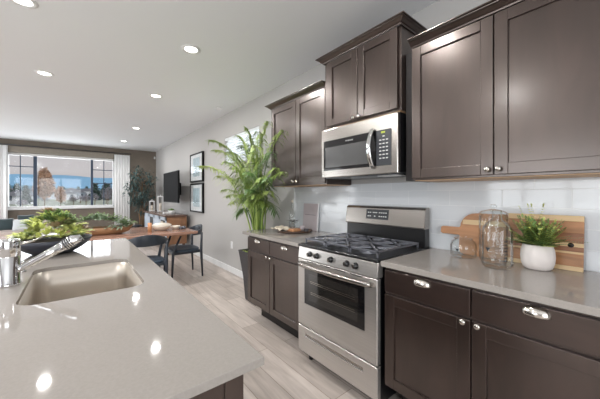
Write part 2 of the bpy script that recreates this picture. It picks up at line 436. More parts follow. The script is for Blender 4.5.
def house(x, y, w, d, h, wallm, label, rot=0, z=-.9):
    t = thing('house', label, 'house', (x, y, z), 'houses seen through the rear window')
    B(x-w/2, x+w/2, y-d/2, y+d/2, z, z+h).build('wall', wallm, t)
    r = MB(); e = .4; rh = w*.26
    if w > d*1.3:
        vs = [(x-w/2-e, y-d/2-e, z+h), (x+w/2+e, y-d/2-e, z+h), (x+w/2+e, y+d/2+e, z+h), (x-w/2-e, y+d/2+e, z+h), (x-w/2-e, y, z+h+rh*.6), (x+w/2+e, y, z+h+rh*.6)]
        r.add(vs, [(0, 1, 5, 4), (3, 4, 5, 2), (0, 4, 3), (1, 2, 5), (0, 3, 2, 1)])
    else:
        vs = [(x-w/2-e, y-d/2-e, z+h), (x+w/2+e, y-d/2-e, z+h), (x+w/2+e, y+d/2+e, z+h), (x-w/2-e, y+d/2+e, z+h), (x, y-d/2-e, z+h+rh), (x, y+d/2+e, z+h+rh)]
        r.add(vs, [(0, 4, 5, 3), (1, 2, 5, 4), (0, 1, 4), (3, 5, 2), (0, 3, 2, 1)])
    r.build('roof', 'roof', t)
    nw = max(2, int(w/2.6))
    for i in range(nw):
        wx = x-w/2+(i+.5)*w/nw
        B(wx-.5, wx+.5, y-d/2-.06, y-d/2+.02, z+h*.45, z+h*.45+1.2).build('window', 'winlit', t)
    return t
HS = [(-10.9, 96, 5.2, 5, 2.0, 'house_w', 'long low white house at the left edge of the rear window'),
      (-17.8, 230, 9, 8, 4.6, 'house_g', 'grey house just left of the left window bar'),
      (-29.5, 216, 9, 8, 4.6, 'house_g', 'grey house behind the long low white house'),
      (-3.2, 170, 7, 6, 2.6, 'house_w', 'white low house in the middle of the window view'),
      (5.2, 235, 9, 8, 4.6, 'house_w', 'wide white house left of the right-hand window bar'),
      (15.2, 215, 9, 7, 4.4, 'house_g', 'small grey house seen through the right-hand grid panes'),
      (-12.4, 265, 9, 8, 5.0, 'house_w', 'distant white house behind the taller tan autumn tree'),
      (25.5, 290, 11, 9, 5.4, 'house_w', 'distant white house at the right end of the window view'),
      (-2.6, 290, 11, 9, 5.4, 'house_w', 'farthest white house above the middle of the town'),
      (10.2, 310, 11, 9, 5.6, 'house_g', 'farthest grey house beside the right-hand window bar'),
      (-9.6, 190, 7, 6, 3.2, 'house_w', 'small white house between the two tan autumn trees'),
      (7.8, 165, 6, 5, 2.6, 'house_w', 'little white house just right of the right-hand window bar'),
      (1.0, 205, 7, 6, 3.6, 'house_g', 'grey house beside the middle of the town'),
      (-42.0, 315, 12, 9, 5.6, 'house_w', 'farthest white house at the left edge of the window view')]
for h in HS: house(*h)

def tree(name, x, y, h, r, leafm, label, cat='tree', z=-.9, n=500, ls=.35, conic=False, seed=0, group='trees seen through the rear window'):
    rnd = random.Random(seed)
    t = thing(name, label, cat, (x, y, z), group)
    tk = MB(); tk.tube([(x, y, z), (x+.05*r, y, z+h*.45), (x, y, z+h*.85)], [r*.07, r*.05, r*.02], 8)
    for i in range(9):
        a = i*2.4; zz = z+h*(.3+.05*i)
        tk.tube([(x, y, zz), (x+cos(a)*r*.6, y+sin(a)*r*.6, zz+h*.18)], [r*.03, r*.008], 5)
    tk.build('trunk', 'bark', t)
    fo = MB()
    for i in range(n):
        if conic:
            u = rnd.random()**1.3; rr = r*(1-u)*rnd.uniform(.5, 1); zz = z+h*(.1+.9*u); a = rnd.uniform(0, 2*pi)
            p = V((x+rr*cos(a), y+rr*sin(a), zz))
        else:
            while True:
                q = V((rnd.uniform(-1, 1), rnd.uniform(-1, 1), rnd.uniform(-1, 1)))
                if q.length < 1: break
            p = V((x, y, z+h*.68)) + V((q.x*r*(1-.45*q.z), q.y*r*(1-.45*q.z), q.z*h*.32))
        fo.leaf(p, (rnd.gauss(0, 1), rnd.gauss(0, 1), rnd.gauss(0, .7)), ls*rnd.uniform(.6, 1.3), ls*.6, (rnd.gauss(0, 1), rnd.gauss(0, 1), 1))
    fo.build('foliage', leafm, t)
    return t
tree('autumn_tree', -2.72, 42, 5.3, .80, 'tree_tan', 'tan autumn tree standing beside the left window bar', n=1500, ls=.28, seed=1)
tree('autumn_tree', -1.62, 50, 3.4, .52, 'tree_tan', 'smaller tan autumn tree right of the taller one', n=700, ls=.26, seed=2)
tree('evergreen_tree', -9.0, 90, 4.4, 1.1, 'tree_dk', 'dark evergreen beside the long white house', n=600, ls=.5, conic=True, seed=3)
tree('evergreen_tree', -17.2, 130, 6.0, 1.6, 'tree_dk', 'dark evergreen at the far left of the window view', n=600, ls=.7, conic=True, seed=4)
EV = [(6.6, 150, 7.2, 2.6, 'dark evergreen just right of the right-hand window bar'),
      (9.6, 140, 7.0, 2.4, 'tallest dark evergreen behind the right-hand grid panes'),
      (-6.0, 215, 7.0, 3.2, 'far dark evergreen between two white houses mid window'),
      (6.4, 260, 8.4, 3.6, 'distant dark evergreen left of the right-hand window bar'),
      (13.6, 180, 8.0, 3.0, 'dark evergreen at the right end of the window view'),
      (-22.0, 190, 7.6, 3.0, 'distant dark evergreen left of the left window bar'),
      (1.5, 250, 7.8, 3.4, 'distant dark evergreen near the centre of the town')]
for i, (x, y, h, r, lb) in enumerate(EV): tree('evergreen_tree', x, y, h, r, 'tree_dk', lb, n=500, ls=1.0, conic=True, seed=10+i)
GR = [(4.3, 58, 3.6, .9, 'bare grey tree in the right-hand grid panes'),
      (3.2, 74, 2.6, .9, 'low bare grey tree beside the right-hand window bar'),
      (1.6, 70, 2.4, .9, 'low bare grey tree left of the right-hand window bar'),
      (-.4, 76, 2.1, .7, 'low bare grey tree in the middle of the window view'),
      (4.6, 54, 4.3, .8, 'tall bare grey tree at the right end of the window view'),
      (-6.6, 62, 1.5, .7, 'small bare bush in front of the long white house'),
      (.9, 90, 2.2, 1.1, 'small rounded bare bush near the middle of the view'),
      (-5.6, 88, 1.8, .7, 'bare bush just right of the left window bar'),
      (5.9, 84, 2.8, 1.0, 'bare bush behind the tall bare tree')]
for i, (x, y, h, r, lb) in enumerate(GR): tree('bare_tree', x, y, h, r, 'tree_gr', lb, n=450, ls=.16, seed=20+i)
for i, (x, y, r, lb) in enumerate([(-3.9, 36, .7, 'low green shrub at the left foot of the window view'), (-1.0, 36, .8, 'low green shrub outside below the middle pane'), (1.9, 37, .6, 'low green shrub outside below the right-hand panes')]):
    rnd = random.Random(40+i); t = thing('shrub', lb, 'shrub', (x, y, -.9), 'low shrubs outside the rear window')
    mb = MB()
    for k in range(500):
        a = rnd.uniform(0, 2*pi); u = rnd.random()**.5; q = V((x+cos(a)*r*u, y+sin(a)*r*u, -.9+rnd.random()*.5*(1.1-u*u*.6)))
        mb.leaf(q, (rnd.gauss(0, 1), rnd.gauss(0, 1), 1), .2, .1)
    mb.build('foliage', 'tree_dk', t)
    MB().tube([(x, y, -.9), (x, y, -.6)], .05, 6).build('stem', 'bark', t)

# ================================================================ CABINETRY
def shaker(name, X, y0, y1, z0, z1, parent, rail=.058, m='cab', th=.02):
    """door whose front is the plane x = X (facing -x)"""
    mb = MB(); a, b = X, X+th
    mb.box(a, b, y0, y0+rail, z0, z1); mb.box(a, b, y1-rail, y1, z0, z1)
    mb.box(a, b, y0+rail, y1-rail, z0, z0+rail); mb.box(a, b, y0+rail, y1-rail, z1-rail, z1)
    mb.box(a+.011, b-.002, y0+rail-.002, y1-rail+.002, z0+rail-.002, z1-rail+.002)
    return mb.build(name, m, parent, bevel=.0025)
def knob(X, y, z, parent):
    return MB().lathe([(.0001, -.026), (.009, -.0255), (.0135, -.021), (.0145, -.016), (.010, -.011), (.0055, -.008), (.006, 0)], (X, y, z), 20, 'x').build('knob', 'nickel', parent)
def cup(X, y, z, parent, hw=.045, hh=.030, dp=.026):
    mb = MB(); n1, n2 = 18, 8; vs = []
    for i in range(n1+1):
        u = -pi/2 + pi*i/n1
        for j in range(n2+1):
            v = -.25 + (pi/2+.25)*j/n2
            vs.append((X - dp*cos(v)*cos(u), y + hw*sin(u)*cos(v)**.6 if v > 0 else y+hw*sin(u), z + hh*sin(v)))
    fs = [(i*(n2+1)+j, (i+1)*(n2+1)+j, (i+1)*(n2+1)+j+1, i*(n2+1)+j+1) for i in range(n1) for j in range(n2)]
    mb.add(vs, fs, True)
    return mb.build('cup_pull', 'nickel', parent, solid=.002)
def base_cab(label, y0, y1, ysp, pulls, knobs, right_gap=0):
    t = thing('base_cabinet', label, 'cabinet', (1.7, (y0+y1)/2, 0), 'espresso base cabinets along the right wall')
    B(1.42, W-.002, y0, y1, .185, .882).build('body', 'cab', t, bevel=.002)
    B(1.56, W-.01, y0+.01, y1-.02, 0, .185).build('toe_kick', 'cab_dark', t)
    for (a, b), yp in zip(((y0+.006, ysp-.003), (ysp+.003, y1-.006)), pulls):
        d = B(1.40, 1.419, a, b, .737, .864).build('drawer', 'cab_h', t, bevel=.003)
        cup(1.3995, yp, .832, d)
    for (a, b), yk in zip(((y0+.006, ysp-.003), (ysp+.003, y1-.006)), knobs):
        d = shaker('door', 1.40, a, b, .192, .723, t)
        knob(1.3995, yk, .712, d)
    return t
base_cab('espresso base cabinet with two drawers and two doors, right of the gas range', .02, .945, .486, (.256, .715), (.456, .516))
base_cab('espresso base cabinet with two drawers and two doors, left of the gas range', 1.722, 2.60, 2.172, (1.936, 2.389), (2.143, 2.201))

def slab(name, m, outer, z0, z1, hole=None, **k):
    """flat slab from an outline polygon, optionally with a hole"""
    mb = MB(); loops = [outer] + ([hole] if hole else [])
    flat = [p for lp in loops for p in lp]
    tris = geometry.tessellate_polygon([[V((p[0], p[1], 0)) for p in lp] for lp in loops])
    n = len(flat)
    vs = [(p[0], p[1], z1) for p in flat] + [(p[0], p[1], z0) for p in flat]
    fs = [tuple(t_) for t_ in tris] + [tuple(i+n for i in t_) for t_ in tris]
    o = 0
    for lp in loops:
        q = len(lp)
        fs += [(o+i, o+(i+1) % q, n+o+(i+1) % q, n+o+i) for i in range(q)]
        o += q
    mb.add(vs, fs); return mb.build(name, m, **k)
def rrect(x0, x1, y0, y1, r, n=6):
    pts = []
    for cx, cy, a0 in ((x1-r, y1-r, 0), (x0+r, y1-r, pi/2), (x0+r, y0+r, pi), (x1-r, y0+r, 1.5*pi)):
        for i in range(n+1):
            a = a0+pi/2*i/n; pts.append((cx+r*cos(a), cy+r*sin(a)))
    return pts
def top(label, x0, x1, y0, y1):
    o = slab('countertop', 'quartz', [(x0, y0), (x1, y0), (x1, y1), (x0, y1)], .884, .914, loc=((x0+x1)/2, (y0+y1)/2, .884), bevel=.002)
    return tag(o, label, 'countertop', 'grey quartz countertops')
top('grey quartz countertop holding the glass jars and fern, right of the range', 1.375, W-.011, -.02, .950)
top('grey quartz countertop holding the round tray, left of the range', 1.375, W-.011, 1.716, 2.665)

def crown(x0, y0, y1, z, parent, left=True, right=True, xw=W-.002, out=.06, hh=.045):
    prof = [(0, 0), (.008, 0), (.010, .008), (.018, .012), (out*.62, hh*.62), (out*.78, hh*.72), (out*.80, hh*.80), (out, hh*.86), (out, hh), (0, hh)]
    path = []
    if left: path += [((xw, y1), (0, 1))]
    path += [((x0, y1), (-1, 1 if left else 0)), ((x0, y0), (-1, -1 if right else 0))]
    if right: path += [((xw, y0), (0, -1))]
    mb = MB(); n = len(prof); vs = []
    for (px, py), (ox, oy) in path:
        for o_, h_ in prof: vs.append((px+ox*o_, py+oy*o_, z+h_))
    fs = [(i*n+j, (i+1)*n+j, (i+1)*n+(j+1) % n, i*n+(j+1) % n) for i in range(len(path)-1) for j in range(n)]
    fs += [tuple(range(n)), tuple(range((len(path)-1)*n, len(path)*n))]
    mb.add(vs, fs)
    return mb.build('crown_molding', 'cab', parent)
def upper(label, X, y0, y1, ysp, z0, z1, knobs, kz, cr, body_y=None, out=.05):
    t = thing('wall_cabinet', label, 'cabinet', (W, (y0+y1)/2, z0), 'espresso wall cabinets')
    by0, by1 = body_y or (y0, y1)
    B(X+.0215, W-.002, by0, by1, z0, z1+.01).build('body', 'cab', t, bevel=.0015)
    B(X+.03, W-.012, by0+.012, by1-.012, z0-.004, z0+.001).build('underside', 'maple', t)
    for (a, b), yk in zip(((y0+.004, ysp-.0025), (ysp+.0025, y1-.004)), knobs):
        d = shaker('door', X, a, b, z0+.012, z1-.004, t)
        knob(X-.0005, yk, kz, d)
    crown(X+.006, by0, by1, z1, t, *cr, out=out)
    return t
upper('tall espresso wall cabinet with two doors above the fern and jars', 1.68, .02, .930, .477, 1.392, 2.240, (.453, .503), 1.432, (False, False), out=.055)
upper('espresso wall cabinet with two doors behind the palm fronds', 1.68, 1.722, 2.577, 2.135, 1.392, 2.240, (2.106, 2.160), 1.430, (True, False), out=.055)
t = upper('small raised espresso wall cabinet directly above the microwave', 1.65, 1.008, 1.672, 1.346, 1.862, 2.418, (1.321, 1.372), 1.886, (True, True), (.992, 1.712), out=.052)
# end filler strip between the microwave cabinet and the right one
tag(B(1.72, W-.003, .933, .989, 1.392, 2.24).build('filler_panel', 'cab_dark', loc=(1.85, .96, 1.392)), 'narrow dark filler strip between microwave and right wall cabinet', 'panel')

# ================================================================ MICROWAVE
mw = thing('microwave', 'stainless over-the-range microwave with bowed vertical handle above the stove', 'microwave', (1.83, 1.355, 1.44))
MY0, MY1, MZ0, MZ1 = .994, 1.715, 1.442, 1.848
B(1.665, W-.003, MY0+.004, MY1-.004, MZ0+.004, MZ1).build('case', 'black', mw, bevel=.003)
fr = B(1.63, 1.664, MY0, MY1, MZ0, MZ1-.004).build('front', 'steel_h', mw, bevel=.006, seg=3)
dr = B(1.6265, 1.6298, 1.16, 1.684, 1.500, 1.746).build('door', 'blackglass', mw, bevel=.001)
B(1.6245, 1.6263, 1.225, 1.660, 1.524, 1.690).build('viewing_window', 'mwglass', dr)
cp = B(1.6265, 1.6298, 1.042, 1.158, 1.500, 1.744).build('control_panel', 'panelgrey', mw, bevel=.001)
k_ = MB()
for r_ in range(7):
    for c_ in range(3):
        if r_ == 0 and c_ != 1: continue
        yy = 1.125-.026*c_; zz = 1.700-.025*r_
        k_.box(1.6250, 1.6264, yy-.008, yy+.008, zz-.0035, zz+.0035)
k_.build('key_marks', 'mark', cp)
B(1.6248, 1.6264, 1.088, 1.118, 1.721, 1.733).build('clock_display', 'lime_led', cp)
hb = MB(); pts = []
for i in range(15):
    u = i/14; pts.append((1.622-.050*sin(pi*u)**.8, 1.185, 1.490+.270*u))
hb.tube(pts, .0135, 12, flat=(1.3, .8)); hb.build('handle', 'chrome', mw)
B(1.66, 1.98, 1.02, 1.69, MZ0-.006, MZ0+.003).build('underside_vent', 'panelgrey', mw)
B(1.70, 1.80, 1.04, 1.20, MZ0-.009, MZ0-.0062).build('task_light', 'white', mw)

def text_mesh(s, size, name, m, parent, loc, rotm):
    cu = bpy.data.curves.new(name, 'FONT'); cu.body = s; cu.size = size; cu.align_x = 'CENTER'; cu.align_y = 'CENTER'; cu.extrude = .0003
    o = bpy.data.objects.new('tmp', cu); C.objects.link(o)
    dg = bpy.context.evaluated_depsgraph_get(); me = bpy.data.meshes.new_from_object(o.evaluated_get(dg))
    bpy.data.objects.remove(o); ob = bpy.data.objects.new(name, me); C.objects.link(ob)
    me.materials.clear(); me.materials.append(M[m])
    off = V((0, 0, 0)); r = parent
    while r: off += r.location; r = r.parent
    me.transform(Matrix.Translation(V(loc)-off) @ rotm)
    ob.parent = parent; return ob
FACE_NX = Matrix(((0, 0, -1), (-1, 0, 0), (0, 1, 0))).to_4x4()      # text facing -x, reading towards -y
text_mesh('FRIGIDAIRE', .015, 'brand_lettering', 'mark', dr, (1.6260, 1.405, 1.718), FACE_NX)

# ================================================================ RANGE
rg = thing('gas_range', 'stainless freestanding gas range with black grates and five knobs', 'stove', (1.7, 1.335, 0))
Y0, Y1 = .966, 1.704; XF = 1.365
B(XF+.04, W-.02, Y0+.003, Y1-.003, .05, .885).build('body', 'black', rg, bevel=.003)
for a in (Y0+.06, Y1-.06):
    for x in (1.45, 1.92): MB().lathe([(.018, 0), (.018, .05)], (x, a, 0), 12).build('foot', 'black', rg)
od = MB(); od.box(XF, XF+.038, Y0, Y1, .292, .803)
od = od.build('oven_door', 'steel', rg, bevel=.008, seg=3)
B(XF-.003, XF+.001, 1.055, 1.622, .470, .742).build('window_border', 'blackglass', od, bevel=.001)
B(XF-.0045, XF-.0032, 1.105, 1.572, .505, .710).build('window_glass', 'ovenglass', od)
rk = MB()
for z in (.560, .572, .640, .652): rk.box(XF-.0052, XF-.0047, 1.13, 1.55, z-.0015, z+.0015)
rk.build('rack_reflection_line', 'nickel', od)  # pale stripes on the glass, painted-on reflections of the oven racks
v_ = MB()
for a in (1.07, 1.21, 1.35, 1.49): v_.box(XF-.002, XF+.001, a, a+.10, .7925, .7975)
v_.build('door_vent', 'black', od)
hd = MB(); pts = []
for i in range(21):
    u = i/20; pts.append((XF-.022-.030*sin(pi*u)**.6, Y0+.030+(Y1-Y0-.060)*u, .768))
hd.tube(pts, .013, 12, flat=(.9, 1.2))
for a in (Y0+.034, Y1-.034): hd.box(XF-.024, XF+.002, a-.012, a+.012, .755, .781)
hd.build('handle', 'steel_h', od)
wd = MB(); wd.box(XF+.002, XF+.038, Y0, Y1, .085, .284)
wd = wd.build('warming_drawer', 'steel', rg, bevel=.006, seg=3)
B(XF-.001, XF+.004, 1.070, 1.615, .222, .240).build('grip_slot', 'steel_h', wd)
B(XF-.006, XF+.001, 1.065, 1.620, .212, .222).build('grip_lip', 'chrome', wd, bevel=.002)
cpn = MB(); cpn.add([(XF, Y0, .806), (XF, Y1, .806), (XF+.012, Y1, .896), (XF+.012, Y0, .896), (XF+.06, Y0, .806), (XF+.06, Y1, .806), (XF+.06, Y1, .896), (XF+.06, Y0, .896)],
    [(0, 1, 2, 3), (4, 7, 6, 5), (0, 4, 5, 1), (3, 2, 6, 7), (0, 3, 7, 4), (1, 5, 6, 2)])
cpn = cpn.build('control_panel', 'steel', rg, bevel=.004)
for yk in (1.566, 1.488, 1.346, 1.201, 1.129):
    kb = MB().lathe([(.021, .002), (.021, -.006), (.0165, -.010), (.0155, -.024), (.0001, -.025)], (XF+.005, yk, .852), 20, 'x').build('burner_knob', 'black', rg)
    B(XF-.026, XF-.014, yk-.003, yk+.003, .838, .867).build('knob_grip', 'nickel', kb, bevel=.001)
ct = MB(); ct.box(XF+.004, W-.09, Y0, Y1, .897, .916)
ct.build('cooktop', 'black', rg, bevel=.006, seg=3)
# burners
for bx, by, br in ((1.53, 1.145, .045), (1.53, 1.530, .040), (1.79, 1.145, .036), (1.79, 1.530, .045), (1.66, 1.335, .05)):
    b_ = MB().lathe([(br*1.5, 0), (br*1.45, .004), (br, .008), (br, .016), (br*.85, .020), (.0001, .021)], (bx, by, .9165), 24).build('burner', 'iron', rg)
    MB().lathe([(br*.7, 0), (br*.66, .006), (.0001, .007)], (bx, by, .937), 24).build('burner_cap', 'black', b_)
# grates: three side by side
def grate(ya, yb):
    g = MB(); z0, z1 = .945, .957; xa, xb = 1.415, 1.905; w = .013
    def bar(x0, x1, y0, y1): g.box(x0, x1, y0, y1, z0, z1)
    bar(xa, xb, ya, ya+w); bar(xa, xb, yb-w, yb); bar(xa, xa+w, ya, yb); bar(xb-w, xb, ya, yb)
    ym = (ya+yb)/2
    bar((xa+xb)/2-w/2, (xa+xb)/2+w/2, ya, yb)
    for cx in (1.53, 1.79):
        for a in range(4):
            an = a*pi/2+pi/4
            p0 = V((cx+cos(an)*.02, ym+sin(an)*.02, .951)); p1 = V((cx+cos(an)*.135, ym+sin(an)*min(.135, (yb-ya)/2/abs(sin(an))-.004), .951))
            g.tube([p0, p1], .0075, 6)
        bar(cx-.1, cx+.1, ym-w/2, ym+w/2) if False else None
        bar(cx-w/2, cx+w/2, ya, ym-.03); bar(cx-w/2, cx+w/2, ym+.03, yb)
    for x in (xa, xb-w):
        for y in (ya, yb-w): g.box(x, x+w, y, y+w, .9165, z0)
    return g.build('grate', 'iron', rg, bevel=.002)
gw = (Y1-Y0-.05)/3
for i in range(3): grate(Y0+.025+i*gw+.003, Y0+.025+(i+1)*gw-.003)
# backguard
bgp = MB()
prof = [(W-.095, .917), (W-.100, 1.040), (W-.112, 1.052), (W-.090, 1.190), (W-.072, 1.207), (W-.030, 1.207), (W-.022, 1.190), (W-.022, .917)]
low = MB(); low.box(W-.088, W-.022, Y0+.004, Y1-.004, .90, 1.06); low.build('backguard_base', 'black', rg, bevel=.003)
pr = [(W-.105, 1.050), (W-.108, 1.060), (W-.088, 1.186), (W-.078, 1.202), (W-.060, 1.207), (W-.024, 1.205), (W-.024, 1.050)]
n = len(pr)
bgp.add([(x, Y0, z) for x, z in pr] + [(x, Y1, z) for x, z in pr], [tuple(range(n)), tuple(range(n, 2*n))] + [(i, (i+1) % n, n+(i+1) % n, n+i) for i in range(n)])
bgp = bgp.build('backguard', 'steel_h', rg, bevel=.003)
def onbg(z): return W-.108+(z-1.06)/.126*.020
dsp = MB(); z0, z1 = 1.098, 1.178
dsp.add([(onbg(z0)-.001, 1.477, z0), (onbg(z0)-.001, 1.262, z0), (onbg(z1)-.001, 1.262, z1), (onbg(z1)-.001, 1.477, z1)], [(0, 1, 2, 3)])
dsp = dsp.build('control_display', 'panelgrey', bgp, solid=.001)
kk = MB()
for z in (1.122, 1.152):
    for y in (1.455, 1.435, 1.405, 1.390, 1.375, 1.345, 1.325, 1.305, 1.285):
        if z < 1.13 and y in (1.405, 1.375): continue
        x = onbg(z)-.0022; kk.box(x-.0004, x+.0004, y-.006, y+.006, z-.004, z+.004)
kk.build('key_marks', 'mark', dsp)  # printed marks of the range display, built as one mesh

# ================================================================ ISLAND
IX0, IX1, IY0, IY1 = -.66, .348, .562, 2.90
isl = thing('kitchen_island', 'dark espresso kitchen island base under the sink countertop', 'kitchen island', (-.1, 1.7, 0))
bd = MB()
bx0, bx1, by0, by1 = -.40, .305, .590, 2.62
bd.box(bx0, bx1, by0, by0+.02, .0, .893); bd.box(bx0, bx1, by1-.02, by1, .0, .893)
bd.box(bx0, bx0+.02, by0+.02, by1-.02, .0, .893); bd.box(bx1-.02, bx1, by0+.02, by1-.02, .10, .893)
bd.box(bx0+.02, bx1-.06, by0+.02, by1-.02, .0, .02)
bd.build('body', 'cab', isl, bevel=.002)
B(bx1-.045, bx1+.0, by0-.006, by0-.0005, .0, .893).build('corner_stile', 'cab', isl, bevel=.0015)
for a, b in ((.62, 1.10), (1.12, 1.60), (1.62, 2.10), (2.12, 2.60)):
    mb = MB(); X = bx1+.019
    mb.box(X-.018, X, a, a+.055, .12, .87); mb.box(X-.018, X, b-.055, b, .12, .87); mb.box(X-.018, X, a, b, .12, .175); mb.box(X-.018, X, a, b, .815, .87)
    mb.box(X-.018, X-.010, a+.05, b-.05, .17, .82)
    mb.build('door', 'cab', isl, bevel=.002)
SX0, SX1, SY0, SY1 = -.165, .238, 1.335, 1.985
o = slab('countertop', 'quartz', [(IX0, IY0), (IX1, IY0), (IX1, IY1), (IX0, IY1)], .894, .914, hole=rrect(SX0, SX1, SY0, SY1, .07)[::-1], loc=(-.15, 1.7, .894), bevel=.0015)
tag(o, 'large grey quartz island countertop with the sink cut into it', 'countertop', 'grey quartz countertops')
sk = MB()
rings = [(.012, .893, .07), (.000, .893, .07), (.001, .80, .07), (.003, .700, .068), (.012, .680, .06), (.05, .672, .05)]
vs = []; n = None
for ins, z, r in rings:
    lp = rrect(SX0-.0+ins if ins != .012 else SX0-.014, SX1-ins if ins != .012 else SX1+.014, SY0+ins if ins != .012 else SY0-.014, SY1-ins if ins != .012 else SY1+.014, r)
    n = len(lp); vs += [(x, y, z) for x, y in lp]
fs = [(i*n+j, i*n+(j+1) % n, (i+1)*n+(j+1) % n, (i+1)*n+j) for i in range(len(rings)-1) for j in range(n)]
sk.add(vs, fs, True); sk.add(vs[-n:], [tuple(range(n))], True)
snk = thing('kitchen_sink', 'single-bowl stainless undermount sink set in the island countertop', 'sink', (.04, 1.66, .67))
sb = sk.build('basin', 'sink', snk, solid=.0015)
MB().lathe([(.0001, .001), (.03, .001), (.042, .004), (.045, .001)], (.04, 1.66, .673), 24).build('drain', 'chrome', snk)

fc = thing('faucet', 'chrome pull-out faucet leaning over the island sink', 'faucet', (-.22, 1.69, .914))
MB().lathe([(.0001, 0), (.039, 0), (.039, .008), (.036, .012), (.036, .120), (.034, .122), (.034, .126), (.0365, .128), (.0365, .186), (.033, .194), (.0001, .196)], (-.22, 1.69, .9145), 32).build('body', 'chrome', fc)
sp_ = MB(); sp_.tube([(-.205, 1.687, .968), (-.17, 1.68, .990), (-.10, 1.664, 1.032), (-.045, 1.651, 1.066)], [.013, .014, .018, .0205], 20)
spo = sp_.build('spout', 'chrome', fc)
hh = MB(); hh.tube([(-.047, 1.6515, 1.065), (-.040, 1.650, 1.069), (-.010, 1.643, 1.088), (.004, 1.640, 1.092), (.012, 1.638, 1.078)], [.0205, .0235, .025, .025, .023], 20)
hh = hh.build('spray_head', 'chrome', spo)
rb = MB()
for i in range(4):
    u = i/3; p = V((-.036, 1.649, 1.0715)).lerp(V((-.014, 1.644, 1.0855)), u)
    rb.tube([p, p+V((.003, -.0007, .0019))], .0262, 20)
rb.build('grip_ring', 'panelgrey', hh)
lv = MB(); lv.tube([(-.195, 1.695, 1.085), (-.15, 1.71, 1.092), (-.105, 1.725, 1.112)], [.007, .0045, .004], 10); lv.build('lever', 'nickel', fc)
sd = thing('soap_dispenser', 'short chrome button cap behind the faucet on the island', 'dispenser', (-.205, 1.94, .914))
MB().lathe([(.0001, 0), (.014, 0), (.014, .004), (.009, .007), (.009, .044), (.011, .046), (.011, .052), (.0001, .053)], (-.205, 1.94, .9145), 18).build('post', 'chrome', sd)

# bowl of greens on the island
bw = thing('planter_bowl', 'wide charcoal bowl filled with lime succulents and ferns on the island', 'plant bowl', (-.115, 2.46, .914))
bc = (-.115, 2.46, .9145)
MB().lathe([(.0001, 0), (.085, 0), (.105, .004), (.15, .032), (.190, .064), (.208, .098), (.202, .098), (.182, .070), (.14, .040), (.0001, .030)], bc, 40).build('bowl', 'bowl', bw)
MB().lathe([(.0001, .078), (.15, .074), (.184, .072)], bc, 24).build('soil', 'soil', bw)
rnd = random.Random(5)
def tuft(mb, p, n, ln, wd, spread=.9, droop=.3, r=rnd):
    for i in range(n):
        a = r.uniform(0, 2*pi); e = r.uniform(.15, 1.3)
        d = V((cos(a)*cos(e)*spread, sin(a)*cos(e)*spread, sin(e)))
        mb.leaf(p, d, ln*r.uniform(.6, 1.2), wd*r.uniform(.7, 1.3), droop=droop)
def rosette(mb, p, s, r=rnd):
    for ring, (n, e, l) in enumerate(((9, .25, 1), (8, .55, .85), (6, .95, .65), (4, 1.3, .45))):
        for i in range(n):
            a = 2*pi*i/n + ring*.4
            mb.leaf(p, (cos(a)*cos(e), sin(a)*cos(e), sin(e)), s*l, s*.42, droop=-.15)
def frondlet(mb, p, d, ln, n=9, lw=.012, ll=.035, droop=.35):
    """small fern frond: rachis with opposite leaflets"""
    d = V(d).normalized(); side = d.cross(V((0, 0, 1)))
    if side.length < .01: side = V((1, 0, 0))
    side.normalize(); q = V(p)
    for i in range(1, n+1):
        t = i/n; c = V(p)+d*ln*t-V((0, 0, 1))*ln*droop*t*t
        s_ = ll*(1-.75*t)*min(1, .4+2*t)
        for sg in (-1, 1):
            mb.leaf(c, side*sg+d*.55, s_, lw*(1-.5*t), droop=.15)
    mb.leaf(V(p)+d*ln*.95-V((0, 0, 1))*ln*droop*.9, d, ln*.12, lw, droop=.2)
parts = {'lime': MB(), 'green': MB(), 'rust': MB()}
for i in range(95):
    a = rnd.uniform(0, 2*pi); u = rnd.random()**.6; r_ = .165*u
    p = V((bc[0]+r_*cos(a), bc[1]+r_*sin(a), 1.0+.155*(1-u*u)))
    k = rnd.random(); out = V((cos(a)*u, sin(a)*u, .55+.5*(1-u)))
    if k < .45: tuft(parts['lime'], p, 11, .075, .018)
    elif k < .58:
        for j in range(3): frondlet(parts['lime'], p, out+V((rnd.gauss(0, .4), rnd.gauss(0, .4), 0)), .085, ll=.036, lw=.016)
    elif k < .95:
        for j in range(4): frondlet(parts['green'], p, out+V((rnd.gauss(0, .5), rnd.gauss(0, .5), .2)), .08, ll=.034, lw=.014)
    else: rosette(parts['rust'], p+V((0, 0, .03)), .06)
for x, y in ((-.10, 2.35), (-.04, 2.40)):
    rosette(parts['rust'], V((x, y, 1.12 - .25*abs(y-2.46))), .065)
for i in range(16):
    a = i*2*pi/16; p = V((bc[0]+.15*cos(a), bc[1]+.15*sin(a), 1.03))
    for j in range(2): frondlet(parts['lime'], p, V((cos(a+rnd.gauss(0, .3)), sin(a+rnd.gauss(0, .3)), .75)), .085, ll=.04, lw=.017, droop=.45)
for k, nm in (('lime', 'lime_foliage'), ('green', 'fern_foliage'), ('rust', 'succulent')): parts[k].build(nm, k, bw)

